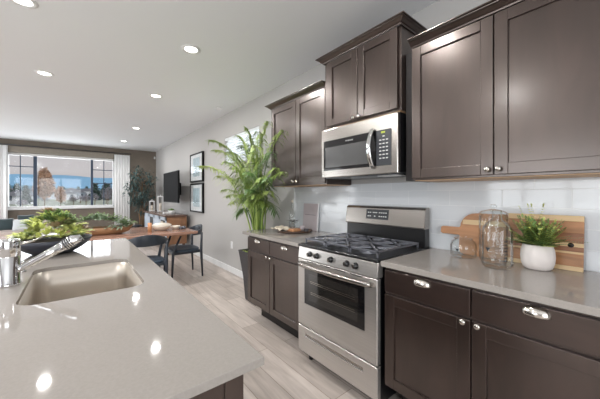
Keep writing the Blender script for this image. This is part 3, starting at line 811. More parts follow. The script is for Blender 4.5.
# ================================================================ DOWNLIGHTS
for q, (x, y) in enumerate(DOWN):
    lab = ['recessed ceiling light nearest the wall cabinets', 'recessed ceiling light at the top left corner of the view', 'recessed ceiling light in the second row, beside the right wall',
           'recessed ceiling light in the second row, on the left', 'recessed ceiling light third from the rear, over the dining end', 'recessed ceiling light farthest back, near the curtained window',
           'recessed ceiling light above the range, out of view', 'recessed ceiling light left of the island near the camera, out of view', 'recessed ceiling light left of the island, out of view', 'recessed ceiling light left of the dining table, out of view'][q]
    t = thing('downlight', lab, 'ceiling light', (x, y, CZ), 'recessed ceiling lights')
    MB().lathe([(.088, 0), (.086, -.006), (.064, -.009), (.056, -.004), (.056, -.001)], (x, y, CZ), 32).build('trim_ring', 'white', t)
    MB().lathe([(.0001, -.003), (.056, -.003)], (x, y, CZ), 32).build('lens', 'lens', t)
t = thing('smoke_detector', 'small white round detector on the ceiling near the right wall', 'detector', (1.79, 4.27, CZ))
MB().lathe([(.05, 0), (.048, -.018), (.03, -.026), (.0001, -.027)], (1.79, 4.27, CZ), 24).build('cover', 'white', t)
t = thing('motion_sensor', 'tiny white sensor high in the rear right corner', 'sensor', (W-.03, YB-.03, 2.42))
B(W-.065, W-.022, YB-.04, YB-.002, 2.46, 2.54).build('cover', 'white', t, bevel=.01)
t = thing('wall_outlet', 'white wall outlet on the right wall near the palm planter', 'outlet', (W, 4.30, .40))
B(W-.008, W-.0005, 4.262, 4.338, .402, .522).build('cover_plate', 'white', t, bevel=.002)
for z in (.437, .487): B(W-.0095, W-.0078, 4.284, 4.316, z-.014, z+.014).build('socket', 'mat_board', t, bevel=.002)

# ================================================================ LIVING END
def curtain(x0, x1, z0, z1, label, n=64, folds=6):
    t = thing('curtain', label, 'curtain', ((x0+x1)/2, YB-.12, z0), 'white curtains at the rear window')
    mb = MB(); vs = []
    for i in range(n+1):
        u = i/n; a = folds*2*pi*u
        for z, s_ in ((z0, 1), (z0+(z1-z0)*.5, .85), (z1, .6)):
            vs.append((x0+(x1-x0)*u+.012*sin(a*2), YB-.13+.020*s_*sin(a), z))
    fs = [(i*3+j, (i+1)*3+j, (i+1)*3+j+1, i*3+j+1) for i in range(n) for j in range(2)]
    mb.add(vs, fs, True); mb.build('panel', 'curtain', t, solid=.003)
curtain(.885, 1.285, .03, 2.50, 'white floor-length curtain at the right side of the rear window')
curtain(-1.95, -1.30, .03, 2.52, 'white floor-length curtain at the left side of the rear window')
tag(B(-1.32, .87, YB-.10, YB-.01, 2.375, 2.52).build('window_valance', 'valance', loc=(-.22, YB-.05, 2.38), bevel=.005), 'long taupe fabric valance box above the rear window', 'valance')
t = thing('curtain_rod', 'thin dark curtain rod near the top of the rear wall', 'curtain rod', (-.3, YB-.13, 2.55))
MB().tube([(-2.0, YB-.13, 2.545), (1.32, YB-.13, 2.545)], .010, 10).build('rod', 'blackwood', t)
for x in (-1.98, .30, 1.30):
    MB().tube([(x, YB-.13, 2.545), (x, YB-.001, 2.545)], .006, 8).build('bracket', 'blackwood', t)

# sofa with pillows under the window
sf = thing('sofa', 'beige upholstered sofa beneath the rear window', 'sofa', (-1.4, 9.2, 0))
B(-2.5, -.35, 8.85, 9.72, .12, .30).build('base', 'sofa', sf, bevel=.03, seg=3)
for a, b in ((-2.30, -1.42), (-1.41, -.53)): B(a, b, 8.83, 9.45, .305, .47).build('seat_cushion', 'sofa', sf, bevel=.04, seg=4)
B(-2.5, -.35, 9.56, 9.76, .30, .70).build('backrest', 'sofa', sf, bevel=.05, seg=4)
for a in (-2.5, -.52): B(a, a+.17, 8.85, 9.49, .30, .58).build('armrest', 'sofa', sf, bevel=.04, seg=4)
for x in (-2.42, -.43):
    for y in (8.93, 9.64): MB().lathe([(.02, 0), (.025, .12)], (x, y, 0), 12).build('leg', 'blackwood', sf)
def pillow(px, py, D, s, m, label, yaw=0, tilt=.3):
    d = ray(px, py); p = V((0, 0, H))+d*D
    t = thing('throw_pillow', label, 'pillow', p, 'throw pillows on the sofa')
    mb = MB(); n = 10; vs = []
    for sgn in (-1, 1):
        for i in range(n+1):
            for j in range(n+1):
                u, v = i/n*2-1, j/n*2-1
                th = .5*((1-u*u)*(1-v*v))**.5
                k = 1-.06*(1-abs(u)*abs(v)); q = V((u*s/2*k, sgn*th*s*.33, v*s/2*k))
                q = Matrix.Rotation(yaw, 3, 'Z') @ (Matrix.Rotation(-tilt, 3, 'X') @ q); vs.append(p+q)
    N = (n+1)**2
    fs = [(o+i*(n+1)+j, o+(i+1)*(n+1)+j, o+(i+1)*(n+1)+j+1, o+i*(n+1)+j+1) for o in (0, N) for i in range(n) for j in range(n)]
    mb.add(vs, fs, True); mb.build('cushion', m, t)
pillow(5, 224.5, 6.27, .28, 'teal', 'dark teal throw pillow at the left end of the sofa', .2)
pillow(20.5, 225, 6.22, .26, 'pillow', 'small white throw pillow on the sofa', -.15)
pillow(26, 221, 6.52, .29, 'teal', 'dark teal throw pillow partly behind the white pillow', .1, .12)

# ficus tree in the corner
fx, fy = 1.50, 9.18
t = thing('ficus_tree', 'dark-leaved indoor tree in a dark pot in the rear corner', 'plant', (fx, fy, 0))
MB().lathe([(.0001, 0), (.14, 0), (.19, .36), (.18, .38), (.165, .34), (.0001, .33)], (fx, fy, 0), 24).build('pot', 'planter', t)
tk = MB()
for dx, dy, tp in ((.02, .01, 1.35), (-.03, .02, 1.55), (.0, -.03, 1.2)):
    tk.tube([(fx+dx, fy+dy, .33), (fx+dx*2.5, fy-dy*2, .8), (fx-dx*3, fy+dy*2, tp), (fx+dx*4, fy, tp+.35)], [.018, .015, .012, .005], 8)
rnd = random.Random(12); fl = MB()
br_ends = []
for i in range(46):
    a = rnd.uniform(0, 2*pi); z = rnd.uniform(.95, 2.0); rr = .46*rnd.uniform(.5, 1)*(1-.35*abs(z-1.5))
    e = V((min(fx+cos(a)*rr, 1.90), min(fy+sin(a)*rr, 9.7), z+rnd.uniform(-.05, .12)))
    s0 = V((fx, fy, z-.25)); tk.tube([s0, s0.lerp(e, .6)+V((0, 0, .05)), e], [.007, .005, .002], 5)
    for j in range(30):
        q = s0.lerp(e, rnd.uniform(.35, 1.05)) + V((rnd.gauss(0, .04), rnd.gauss(0, .04), rnd.gauss(0, .05)))
        if q.x > 1.86 or q.y > 9.72: continue
        fl.leaf(q, (rnd.gauss(0, .7), rnd.gauss(0, .7), rnd.uniform(-.7, .4)), rnd.uniform(.08, .15), rnd.uniform(.018, .032), droop=.4)
tk.build('trunk', 'bark', t); fl.build('foliage', 'ficus', t)

t = thing('side_table', 'small black side table beside the corner tree', 'side table', (1.27, 8.75, 0))
MB().lathe([(.0001, .45), (.17, .45), (.17, .47), (.0001, .47)], (1.27, 8.75, 0), 28).build('tabletop', 'blackwood', t)
for i in range(3):
    a = i*2*pi/3+.4; MB().tube([(1.27+.14*cos(a), 8.75+.14*sin(a), 0), (1.27+.08*cos(a), 8.75+.08*sin(a), .452)], .012, 8).build('leg', 'blackwood', t)
t = thing('candle_cup', 'small cream candle cup on the black side table', 'candle', (1.22, 8.70, .47))
MB().lathe([(.0001, .0), (.03, .0), (.033, .07), (.029, .07), (.027, .05), (.0001, .05)], (1.22, 8.70, .4705), 20).build('cup', 'ceramic', t)

# console under the TV
cs = thing('console_cabinet', 'pale blue and brown console cabinet under the wall television', 'console', (1.72, 7.6, 0))
CX0, CX1, CY0, CY1 = 1.50, 1.93, 6.38, 8.80
B(CX0+.02, CX1, CY0+.02, CY1-.02, .22, .822).build('body', 'console', cs, bevel=.004)
B(CX0-.02, CX1+.01, CY0-.015, CY1+.015, .823, .862).build('top', 'console_top', cs, bevel=.004)
for a in range(4):
    y0 = CY0+.03+a*.59; y1 = y0+.575
    d = MB(); X = CX0
    d.box(X, X+.018, y0, y0+.07, .24, .81); d.box(X, X+.018, y1-.07, y1, .24, .81); d.box(X, X+.018, y0, y1, .24, .31); d.box(X, X+.018, y0, y1, .74, .81)
    d = d.build('door', 'bluewhite', cs, bevel=.003)
    B(X+.008, X+.0185, y0+.072, y1-.072, .312, .738).build('door_panel', 'panelgrey' if a % 2 == 0 else 'bluewhite', d)
for x in (CX0+.05, CX1-.05):
    for y in (CY0+.07, CY1-.07): B(x-.025, x+.025, y-.025, y+.025, 0, .219).build('leg', 'console_top', cs)
def lantern(x, y, h, w, label):
    t = thing('lantern', label, 'lantern', (x, y, .862), 'white lanterns on the console'); z = .8625
    f = MB(); f.box(x-w, x+w, y-w, y+w, z, z+.02); f.box(x-w, x+w, y-w, y+w, z+h-.02, z+h)
    for a in (-1, 1):
        for b in (-1, 1): f.box(x+a*w-.006*a-.006, x+a*w-.006*a+.006, y+b*w-.006*b-.006, y+b*w-.006*b+.006, z+.02, z+h-.02)
    f.build('frame', 'white', t)
    MB().lathe([(.0001, 0), (w*.5, 0), (w*.5, h*.5), (.0001, h*.5)], (x, y, z+.0205), 16).build('candle', 'ceramic', t)
    MB().tube([(x, y-w*.4, z+h), (x, y-w*.3, z+h+.05), (x, y+w*.3, z+h+.05), (x, y+w*.4, z+h)], .004, 6).build('ring', 'white', t)
    B(x-w*.7, x+w*.7, y-w*.7, y+w*.7, z+h, z+h+.012).build('cap', 'white', t)
lantern(1.62, 8.42, .27, .06, 'shorter white lantern at the far end of the console')
lantern(1.74, 8.02, .40, .062, 'taller white lantern on the console beside the television')
t = thing('potted_plant', 'small green plant in a white pot on the console', 'plant', (1.70, 6.75, .862))
MB().lathe([(.0001, 0), (.055, 0), (.07, .085), (.063, .085), (.055, .07), (.0001, .068)], (1.70, 6.75, .8625), 20).build('pot', 'white', t)
m_ = MB(); rnd = random.Random(3)
for i in range(60): m_.leaf((1.70+rnd.gauss(0, .02), 6.75+rnd.gauss(0, .02), .93), (rnd.gauss(0, .8), rnd.gauss(0, .8), 1), .09, .014, droop=.2)
m_.build('foliage', 'green', t)
t = thing('paper_box', 'small white box beside the potted plant on the console', 'box', (1.62, 7.0, .862))
B(1.58, 1.68, 6.93, 7.05, .8625, .905).build('box', 'white', t, bevel=.003)

# television on a swing arm
tv = thing('television', 'black flat television on a wall bracket above the console', 'television', (1.76, 6.9, 1.45))
B(1.705, 1.745, 6.27, 7.52, 1.125, 1.835).build('housing', 'tv', tv, bevel=.006)
B(1.7025, 1.7045, 6.285, 7.505, 1.145, 1.820).build('screen', 'tvscreen', tv)
B(1.745, 1.80, 6.45, 7.35, 1.22, 1.66).build('rear_cover', 'tv', tv, bevel=.01)
B(1.80, 1.99, 7.22, 7.32, 1.42, 1.50).build('bracket_arm', 'tv', tv)
B(1.99, W-.0005, 7.16, 7.42, 1.30, 1.60).build('wall_plate', 'tv', tv, bevel=.004)

# framed prints
def frame(z0, z1, label):
    t = thing('picture_frame', label, 'picture', (W, 6.0, z0), 'framed prints on the right wall'); y0, y1 = 5.58, 6.36
    f = MB(); X = W-.045
    for a in ((y0, y0+.03, z0, z1), (y1-.03, y1, z0, z1), (y0+.03, y1-.03, z0, z0+.03), (y0+.03, y1-.03, z1-.03, z1)): f.box(X, W-.002, *a)
    f.build('frame', 'tv', t, bevel=.002)
    B(X+.012, X+.016, y0+.028, y1-.028, z0+.028, z1-.028).build('mat_board', 'mat_board', t)
    B(X+.009, X+.0115, y0+.19, y1-.19, z0+.12, z1-.10).build('print', 'art', t)
    B(X+.004, X+.006, y0+.029, y1-.029, z0+.029, z1-.029).build('glazing', 'artglass', t)
frame(1.575, 2.19, 'upper framed botanical print in a black frame')
frame(.930, 1.545, 'lower framed botanical print in a black frame')

# ================================================================ DINING
TX0, TX1, TY0, TY1 = -.95, 1.42, 4.17, 5.25
tb = thing('dining_table', 'long walnut dining table beyond the island', 'dining table', (.25, 4.7, 0))
B(TX0, TX1, TY0, TY1, .722, .76).build('tabletop', 'table', tb, bevel=.006)
for x in (-.60, .42):
    f = MB(); f.box(x-.045, x+.045, TY0+.2, TY1-.2, .67, .721); f.box(x-.045, x+.045, TY0+.25, TY1-.25, 0, .05)
    for y in (TY0+.32, TY1-.40): f.box(x-.04, x+.04, y, y+.08, .05, .67)
    f.build('trestle', 'table', tb, bevel=.004)
B(-.60, .42, 4.67, 4.75, .30, .36).build('stretcher', 'table', tb)

def make_chair():
    r = thing('dining_chair', '', 'chair')
    s_ = MB(); n = 36; ring = []
    def sup(a, rx, ry, e=3.0): return (rx*math.copysign(abs(cos(a))**(2/e), cos(a)), ry*math.copysign(abs(sin(a))**(2/e), sin(a)))
    rows = [(.90, .405), (1, .415), (1, .444), (.96, .452), (.6, .444), (.0001, .442)]
    vs = []
    for k, z in rows:
        for j in range(n):
            x, y = sup(2*pi*j/n, .245*k, .225*k); vs.append((x, y, z))
    fs = [(i*n+j, i*n+(j+1) % n, (i+1)*n+(j+1) % n, (i+1)*n+j) for i in range(len(rows)-1) for j in range(n)]
    s_.add(vs, fs, True); s_.add(vs[:n], [tuple(range(n))]); s_.build('seat', 'wovenseat', r)
    # local frame: chair faces +y, backrest on the -y side
    for sx in (-1, 1):
        MB().tube([(sx*.235, -.235, 0), (sx*.228, -.215, .42), (sx*.232, -.225, .70)], [.013, .022, .015], 12).build('leg', 'blackwood', r)
        MB().tube([(sx*.235, .225, 0), (sx*.228, .205, .42), (sx*.250, .100, .672)], [.013, .022, .014], 12).build('leg', 'blackwood', r)
    f = MB(); f.box(-.225, .225, -.218, -.196, .385, .420); f.box(-.225, .225, .190, .212, .385, .420)
    f.box(-.232, -.210, -.20, .20, .385, .420); f.box(.210, .232, -.20, .20, .385, .420); f.build('seat_rail', 'blackwood', r, bevel=.003)
    # bent rest: a band around the back, taller in the middle, tapering into arms
    vs = []; N = 28
    for i in range(N+1):
        a = R(-10) - R(160)*i/N
        x, y = .275*cos(a), -.02 + .265*sin(a)
        c = abs(math.sin(a)); hgt = .020 + .052*max(0, c)**2; zc = .688+.045*c**2; th = .011
        nx, ny = cos(a), sin(a)
        vs += [(x-nx*th, y-ny*th, zc-hgt), (x+nx*th, y+ny*th, zc-hgt), (x+nx*th*1.3, y+ny*th*1.3, zc+hgt), (x-nx*th*.4, y-ny*th*.4, zc+hgt)]
    fs = [(i*4+j, (i+1)*4+j, (i+1)*4+(j+1) % 4, i*4+(j+1) % 4) for i in range(N) for j in range(4)] + [(0, 1, 2, 3), (N*4, N*4+1, N*4+2, N*4+3)]
    MB().add(vs, fs, True).build('backrest', 'blackwood', r, bevel=.004)
    return r
ch = make_chair(); ch.location = (1.345, 4.66, 0); ch.rotation_euler.z = R(90)
tag(ch, 'black curved-back dining chair at the right-hand end of the table', 'chair', 'black dining chairs')
c2 = copy_tree(ch); c2.location = (.69, 4.11, 0); c2.rotation_euler.z = R(0)
tag(c2, 'black curved-back dining chair on the island side of the table', 'chair', 'black dining chairs')

# trough of greens on the table
tr = thing('plant_trough', 'long carved wooden trough of sage greens on the dining table', 'plant trough', (.22, 4.62, .761))
cx, cy, z = .22, 4.62, .7612
mb = MB(); vs = []; n = 40
prof = [(.0001, .004, 1), (.66, 0, 1), (.86, .03, 1), (1, .10, 1), (.95, .10, 1), (.82, .04, 1), (.0001, .035, 1)]
for k, h, _ in prof:
    for j in range(n):
        a = 2*pi*j/n; x = math.copysign(abs(cos(a))**.8, cos(a)); y = math.copysign(abs(sin(a))**.6, sin(a))
        vs.append((cx+.43*k*x, cy+.13*k*y, z+h+.02*abs(x)**3*(h > .05)))
mb.add(vs, [(i*n+j, i*n+(j+1) % n, (i+1)*n+(j+1) % n, (i+1)*n+j) for i in range(len(prof)-1) for j in range(n)], True)
mb.build('trough', 'trough', tr)
rnd = random.Random(9); g1 = MB(); g2 = MB()
for i in range(90):
    u = rnd.uniform(-1, 1); p = V((cx+.36*u, cy+rnd.uniform(-.09, .09), z+.09+.12*(1-u*u)))
    if rnd.random() < .45: tuft(g1, p, 8, .11, .032, r=rnd)
    else:
        for j in range(2): frondlet(g2, p, (rnd.gauss(0, .8), rnd.gauss(0, .8), .7), .16, ll=.05, lw=.018)
for i in range(10):
    u = rnd.uniform(-.9, .9); p = V((cx+.36*u, cy-.12, z+.09)); tuft(g1, p, 6, .1, .03, droop=.5, r=rnd)
rosette(g1, V((cx+.02, cy, z+.22)), .12)
g1.build('sage_foliage', 'sage', tr); g2.build('fern_foliage', 'green', tr)

# things standing on the table's right end
t = thing('serving_bowl', 'cream ceramic lidded bowl on the dining table', 'bowl', (1.02, 4.60, .76))
MB().lathe([(.0001, 0), (.06, 0), (.075, .006), (.125, .05), (.135, .085), (.128, .085), (.115, .05), (.0001, .02)], (1.02, 4.60, .7605), 32).build('bowl', 'ceramic', t)
MB().lathe([(.13, .087), (.09, .105), (.03, .115), (.012, .118), (.012, .125), (.022, .135), (.0001, .142)], (1.02, 4.60, .7605), 32).build('lid', 'ceramic', t)
t = thing('sauce_dish', 'small cream dish right of the lidded bowl', 'dish', (1.22, 4.60, .76))
MB().lathe([(.0001, 0), (.035, 0), (.062, .035), (.065, .055), (.060, .055), (.05, .03), (.0001, .01)], (1.22, 4.60, .7605), 28).build('dish', 'ceramic', t)
t = thing('candle_glass', 'amber candle glass left of the lidded bowl', 'candle', (.84, 4.52, .76))
MB().lathe([(.0001, 0), (.026, 0), (.028, .13), (.025, .13), (.023, .06), (.0001, .06)], (.84, 4.52, .7605), 20).build('glass', 'copper', t)
t = thing('seed_pods', 'cluster of dark seed pods at the table end', 'ornament', (1.31, 4.55, .76))
mb = MB(); rnd = random.Random(2)
for i in range(7):
    p = (1.31+rnd.uniform(-.045, .045), 4.55+rnd.uniform(-.045, .045), .7605)
    mb.lathe([(.0001, 0), (.018, .006), (.024, .024), (.016, .042), (.0001, .048)], p, 10)
mb.build('pods', 'iron', t)

# ================================================================ PALM
PX, PY = 1.75, 2.95
pl = thing('potted_palm', 'tall green areca palm in a charcoal tapered planter beside the cabinet end', 'palm', (PX, PY, 0))
mb = MB(); vs = []
for hw, z in ((.115, 0), (.125, .02), (.145, .30), (.185, .60), (.190, .62), (.175, .62), (.165, .57)):
    vs += [(PX-hw, PY-hw, z), (PX+hw, PY-hw, z), (PX+hw, PY+hw, z), (PX-hw, PY+hw, z)]
mb.add(vs, [(i*4+j, i*4+(j+1) % 4, (i+1)*4+(j+1) % 4, (i+1)*4+j) for i in range(6) for j in range(4)] + [(0, 1, 2, 3)])
plp = mb.build('planter', 'planter', pl, bevel=.004)
B(PX-.164, PX+.164, PY-.164, PY+.164, .555, .572).build('soil', 'soil', pl)
mb = MB(); rnd = random.Random(8)
for i in range(420):
    mb.leaf((PX+rnd.uniform(-.155, .155), PY+rnd.uniform(-.155, .155), .572), (rnd.gauss(0, .7), rnd.gauss(0, .7), 1), .07, .014)
mb.build('moss', 'palm2', pl)
def blocked(p):
    if p.x > W-.015: return True
    if p.x > 1.60 and p.y < 2.66 and p.z > 1.36 and p.z < 2.33: return True
    if p.x > 1.36 and p.y < 2.68 and p.z < .93: return True
    if (abs(p.x-PX) > .16 or abs(p.y-PY) > .16) and abs(p.x-PX) < .2 and abs(p.y-PY) < .2 and p.z < .64: return True
    return False
def frond(tip, ctrl_k=.72, m='palm1', seed=0, start=.45, ll=.26, base=None):
    rn = random.Random(seed)
    b = base or V((PX+rn.uniform(-.05, .05), PY+rn.uniform(-.05, .05), .57))
    tip = V(tip)
    if tip.z > 1.15: c1 = V((b.x+(tip.x-b.x)*.22, b.y+(tip.y-b.y)*.22, b.z+(max(tip.z, 1.35)-b.z)*1.12*ctrl_k+.22))
    else: c1 = V((b.x+(tip.x-b.x)*.35, b.y+(tip.y-b.y)*.35, max(b.z, tip.z)+.34))
    if c1.y < 2.72 and c1.x > 1.6: c1.y = 2.72
    pts = []; N = 30
    for i in range(N+1):
        t = i/N; pts.append(b*(1-t)**2 + c1*2*t*(1-t) + tip*t*t)
    pts = [p if not blocked(p) else V((min(p.x, 1.58), p.y, p.z)) if p.z > 1.2 else p for p in pts]
    L = sum((pts[i+1]-pts[i]).length for i in range(N))
    fo = MB(); fo.tube(pts, [.009*(1-.8*i/N)+.001 for i in range(N+1)], 6)
    st = fo.build('frond', M['stem'] if False else m, pl)
    lf = MB(); nl = int(L*(1-start)/.020)
    for i in range(nl):
        t = start + (1-start)*(i+.5)/nl; f_ = t*N; k = min(int(f_), N-1); u = f_-k
        p = pts[k].lerp(pts[k+1], u); d = (pts[min(k+1, N)]-pts[max(k-1, 0)]).normalized()
        side = d.cross(V((0, 0, 1)))
        if side.length < .05: side = d.cross(V((1, .3, 0)))
        side.normalize(); s = (t-start)/(1-start); ln = ll*(.55+.45*sin(pi*min(1, s*1.3+.15)))*(1-.45*s**2)
        for sg in (-1, 1):
            dd = side*sg*(1-.35*s)+d*(.38+.5*s)+V((0, 0, .22+rn.gauss(0, .2))); dd.normalize()
            e = p+dd*ln*rn.uniform(.85, 1.1) - V((0, 0, 1))*ln*.6
            if blocked(e) or blocked(p+dd*ln*.5): continue
            lf.leaf(p, dd, ln*rn.uniform(.85, 1.1), .0135*rn.uniform(.8, 1.2), droop=rn.uniform(.5, 1.0))
    lo = lf.build('leaflets', m, st)
TIPS = [(209, 140, 1.42), (199, 166, 1.40), (222, 190, 1.45), (236, 216, 1.60), (246, 128, 1.62), (268, 122, 1.52), (283, 131, 1.45), (272, 152, 1.35),
        (228, 152, 1.85), (216, 176, 1.70), (284, 172, 1.40), (276, 214, 1.66), (238, 196, 1.35), (256, 146, 1.30), (232, 168, 1.30), (246, 172, 1.20),
        (262, 178, 1.28), (214, 150, 1.62), (224, 162, 1.30), (250, 150, 1.50), (238, 178, 1.60), (256, 162, 1.62), (276, 168, 1.36), (248, 190, 1.30), (262, 134, 1.40), (238, 136, 1.62), (226, 196, 1.62), (268, 178, 1.30), (256, 196, 1.34), (270, 192, 1.42), (250, 204, 1.42), (240, 146, 1.75), (258, 132, 1.80), (230, 204, 1.80), (265, 205, 1.50), (244, 186, 1.75)]
for i, (a, b, X) in enumerate(TIPS):
    p = onx(a, b, X); hi = p.z > 1.55
    frond(p, m=('palm1', 'palm2', 'palm1', 'palm3')[i % 4], seed=i, start=.34 if hi else .5, ll=.27 if hi else .2)

# ================================================================ RIGHT COUNTER
ZC = .9145
# leaning boards
def lean(mb, ang, x0, z0):
    for i, p in enumerate(mb.v):
        q = V((p[0]-x0, p[1], p[2]-z0)); q = Matrix.Rotation(ang, 3, 'Y') @ q
        mb.v[i] = (q.x+x0, q.y, q.z+z0)
    return mb
BX = 1.948; ANG = R(9.0)
cbd = thing('cutting_board', 'large rectangular striped wooden cutting board behind the fern', 'cutting board', (BX, .31, ZC), 'wooden cutting boards against the tile')
strips = [('acacia_l', .0, .022), ('acacia', .022, .085), ('acacia_l', .085, .096), ('acacia_d', .096, .120), ('acacia_l', .120, .140), ('acacia_d', .140, .190), ('acacia', .190, .250), ('acacia_l', .250, .280)]
for m, a, b in strips:
    lean(B(BX, BX+.020, .176, .49, ZC+a, ZC+b), ANG, BX, ZC).build('wood_strip', m, cbd, bevel=.0015)
hk = MB().lathe([(.0001, -.0012), (.012, -.0012), (.012, .001), (.0001, .001)], (BX, .222, ZC+.128), 20, 'x')
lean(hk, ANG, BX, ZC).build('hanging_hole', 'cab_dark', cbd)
pdl = thing('paddle_board', 'brown paddle cutting board with handle pointing left, behind the jars', 'cutting board', (BX-.0, .6, ZC), 'wooden cutting boards against the tile')
def yz_slab(outline, x0, x1):
    n = len(outline); mb = MB()
    mb.add([(x0, y, z) for y, z in outline]+[(x1, y, z) for y, z in outline], [tuple(range(n)), tuple(range(n, 2*n))]+[(i, (i+1) % n, n+(i+1) % n, n+i) for i in range(n)])
    return mb
hw = .025
ol = [(.497, ZC+.0), (.497, ZC+.27), (.66, ZC+.27)]
for i in range(7):
    a = pi/2*i/6; ol.append((.66+.09*sin(a), ZC+.18+.09*cos(a)))
ol += [(.755, ZC+.173), (.86, ZC+.173), (.872, ZC+.165), (.872, ZC+.13), (.86, ZC+.122), (.755, ZC+.122), (.75, ZC+.115), (.75, ZC+.04)]
for i in range(7):
    a = pi/2*i/6; ol.append((.71+.04*cos(a), ZC+.04-.04*sin(a)))
lean(yz_slab(ol, BX, BX+.018), ANG, BX, ZC).build('board', 'acacia', pdl, bevel=.002)
lean(B(BX-.0008, BX+.0005, .50, .735, ZC+.195, ZC+.225), ANG, BX, ZC).build('pale_strip', 'acacia_l', pdl)

def marks(mb_tri, c, r, ang0, z0, tri=True, n=8, h=.018, w=.05):
    """printed graduation bars wrapped on the jar's outside, centred on angle ang0"""
    mb = MB(); rr = r+.0006
    def patch(a0, a1, z0, z1, k=4):
        vs = []
        for i in range(k+1):
            a = a0+(a1-a0)*i/k; vs += [(c[0]+rr*cos(a), c[1]+rr*sin(a), z0), (c[0]+rr*cos(a), c[1]+rr*sin(a), z1)]
        mb.add(vs, [(2*i, 2*i+2, 2*i+3, 2*i+1) for i in range(k)])
    return mb, patch
# low wide jar
def jar_body(name, prof, c, label, cat='jar'):
    t = thing(name, label, cat, (c[0], c[1], ZC), 'clear glass jars beside the fern')
    MB().lathe(prof, (c[0], c[1], ZC), 48).build('glass_body', 'jar', t)
    return t
toward = lambda c: math.atan2(-c[1], -c[0])
c = (1.868, .690); t = jar_body('glass_jar', [(.0001, .003), (.067, .003), (.073, .010), (.074, .07), (.066, .098), (.050, .106), (.048, .112), (.0465, .112), (.048, .104), (.064, .095), (.0715, .07), (.0705, .012), (.065, .006), (.0001, .006)], c, 'low wide clear glass jar with dark triangle mark, leftmost of the jars')
MB().lathe([(.0001, .1125), (.052, .1125), (.054, .117), (.04, .122), (.0001, .124)], (c[0], c[1], ZC), 32).build('lid', 'jar', t)
def triangle(c, r, a, z, s, parent):
    rr = r+.0008; mb = MB(); k = 6; vs = []
    for i in range(k+1):
        u = -1+2*i/k; aa = a+u*s/rr/2
        vs += [(c[0]+rr*cos(aa), c[1]+rr*sin(aa), z), (c[0]+rr*cos(aa), c[1]+rr*sin(aa), z-s*.85*(1-abs(u))-.0003)]
    mb.add(vs, [(2*i, 2*i+2, 2*i+3, 2*i+1) for i in range(k)]); mb.build('triangle_mark', 'darkmark', parent)
triangle(c, .074, toward(c)-.45, ZC+.058, .022, t)
# tall lidded jar at the back
c = (1.872, .534); t = jar_body('apothecary_jar', [(.0001, .003), (.062, .003), (.069, .012), (.071, .05), (.071, .255), (.068, .272), (.0665, .272), (.0690, .250), (.0690, .05), (.067, .014), (.060, .007), (.0001, .007)], c, 'tall clear glass canister with domed knob lid, behind the marked bottle')
MB().lathe([(.072, .273), (.072, .278), (.060, .290), (.030, .299), (.012, .303), (.010, .308), (.017, .314), (.018, .322), (.010, .330), (.0001, .331)], (c[0], c[1], ZC), 40).build('lid', 'jar', t)
# marked bottle in front
c = (1.737, .478); t = jar_body('glass_bottle', [(.0001, .003), (.062, .003), (.069, .012), (.070, .03), (.070, .190), (.065, .215), (.045, .240), (.026, .252), (.022, .268), (.022, .290), (.028, .295), (.028, .302), (.0255, .302), (.0200, .290), (.0200, .268), (.024, .249), (.043, .236), (.063, .212), (.0680, .188), (.0680, .03), (.066, .014), (.060, .007), (.0001, .007)], c, 'clear glass laboratory-style bottle with graduation marks, foremost of the jars')
a0 = toward(c)
triangle(c, .070, a0-.60, ZC+.110, .026, t)
mb, patch = marks(None, c, .070, a0, 0)
for i in range(7):
    z = ZC+.045+i*.0165
    patch(a0-.05, a0+.36, z, z+.0016)
    patch(a0+.40, a0+.66, z, z+.0045)
patch(a0-.08, a0-.065, ZC+.03, ZC+.165, 1)
mb.build('graduation_marks', 'darkmark', t)

# fern in a white pot
c = (1.868, .336)
fp = thing('potted_fern', 'small bright green fern in a round white ribbed pot', 'plant', (c[0], c[1], ZC))
MB().lathe([(.0001, 0), (.050, 0), (.060, .008), (.068, .032), (.071, .062), (.069, .095), (.062, .122), (.060, .128), (.054, .126), (.056, .112), (.0001, .108)], (c[0], c[1], ZC), 40).build('pot', 'pot', fp)
rnd = random.Random(21); g1 = MB(); g2 = MB()
for i in range(250):
    a = rnd.uniform(0, 2*pi); e = rnd.uniform(.35, 1.5)
    d = V((cos(a)*cos(e), sin(a)*cos(e), sin(e)*1.15))
    L = rnd.uniform(.12, .215)*(1.0 if e > .75 else .62)
    if c[0]+.03+d.x*L > 1.955: continue
    frondlet(g1 if i % 3 else g2, V((c[0]+rnd.uniform(-.035, .035), c[1]+rnd.uniform(-.035, .035), ZC+.115)), d, L, n=12, lw=.012, ll=.036, droop=.25)
for q in ((-.3, -.9, .42), (.0, .8, .9), (-.2, .9, .6), (-.1, -1, .3), (-.6, -.8, .5)):
    frondlet(g1, V((c[0], c[1], ZC+.13)), V(q), .19, n=18, lw=.008, ll=.030, droop=.12)
for q in ((-.15, .35, 1), (.1, -.1, 1), (-.1, .1, 1), (.05, .2, 1)):
    frondlet(g2, V((c[0], c[1], ZC+.13)), V(q), .215, n=15, lw=.012, ll=.038, droop=.05)
g1.build('foliage', 'green', fp); g2.build('young_foliage', 'lime', fp)

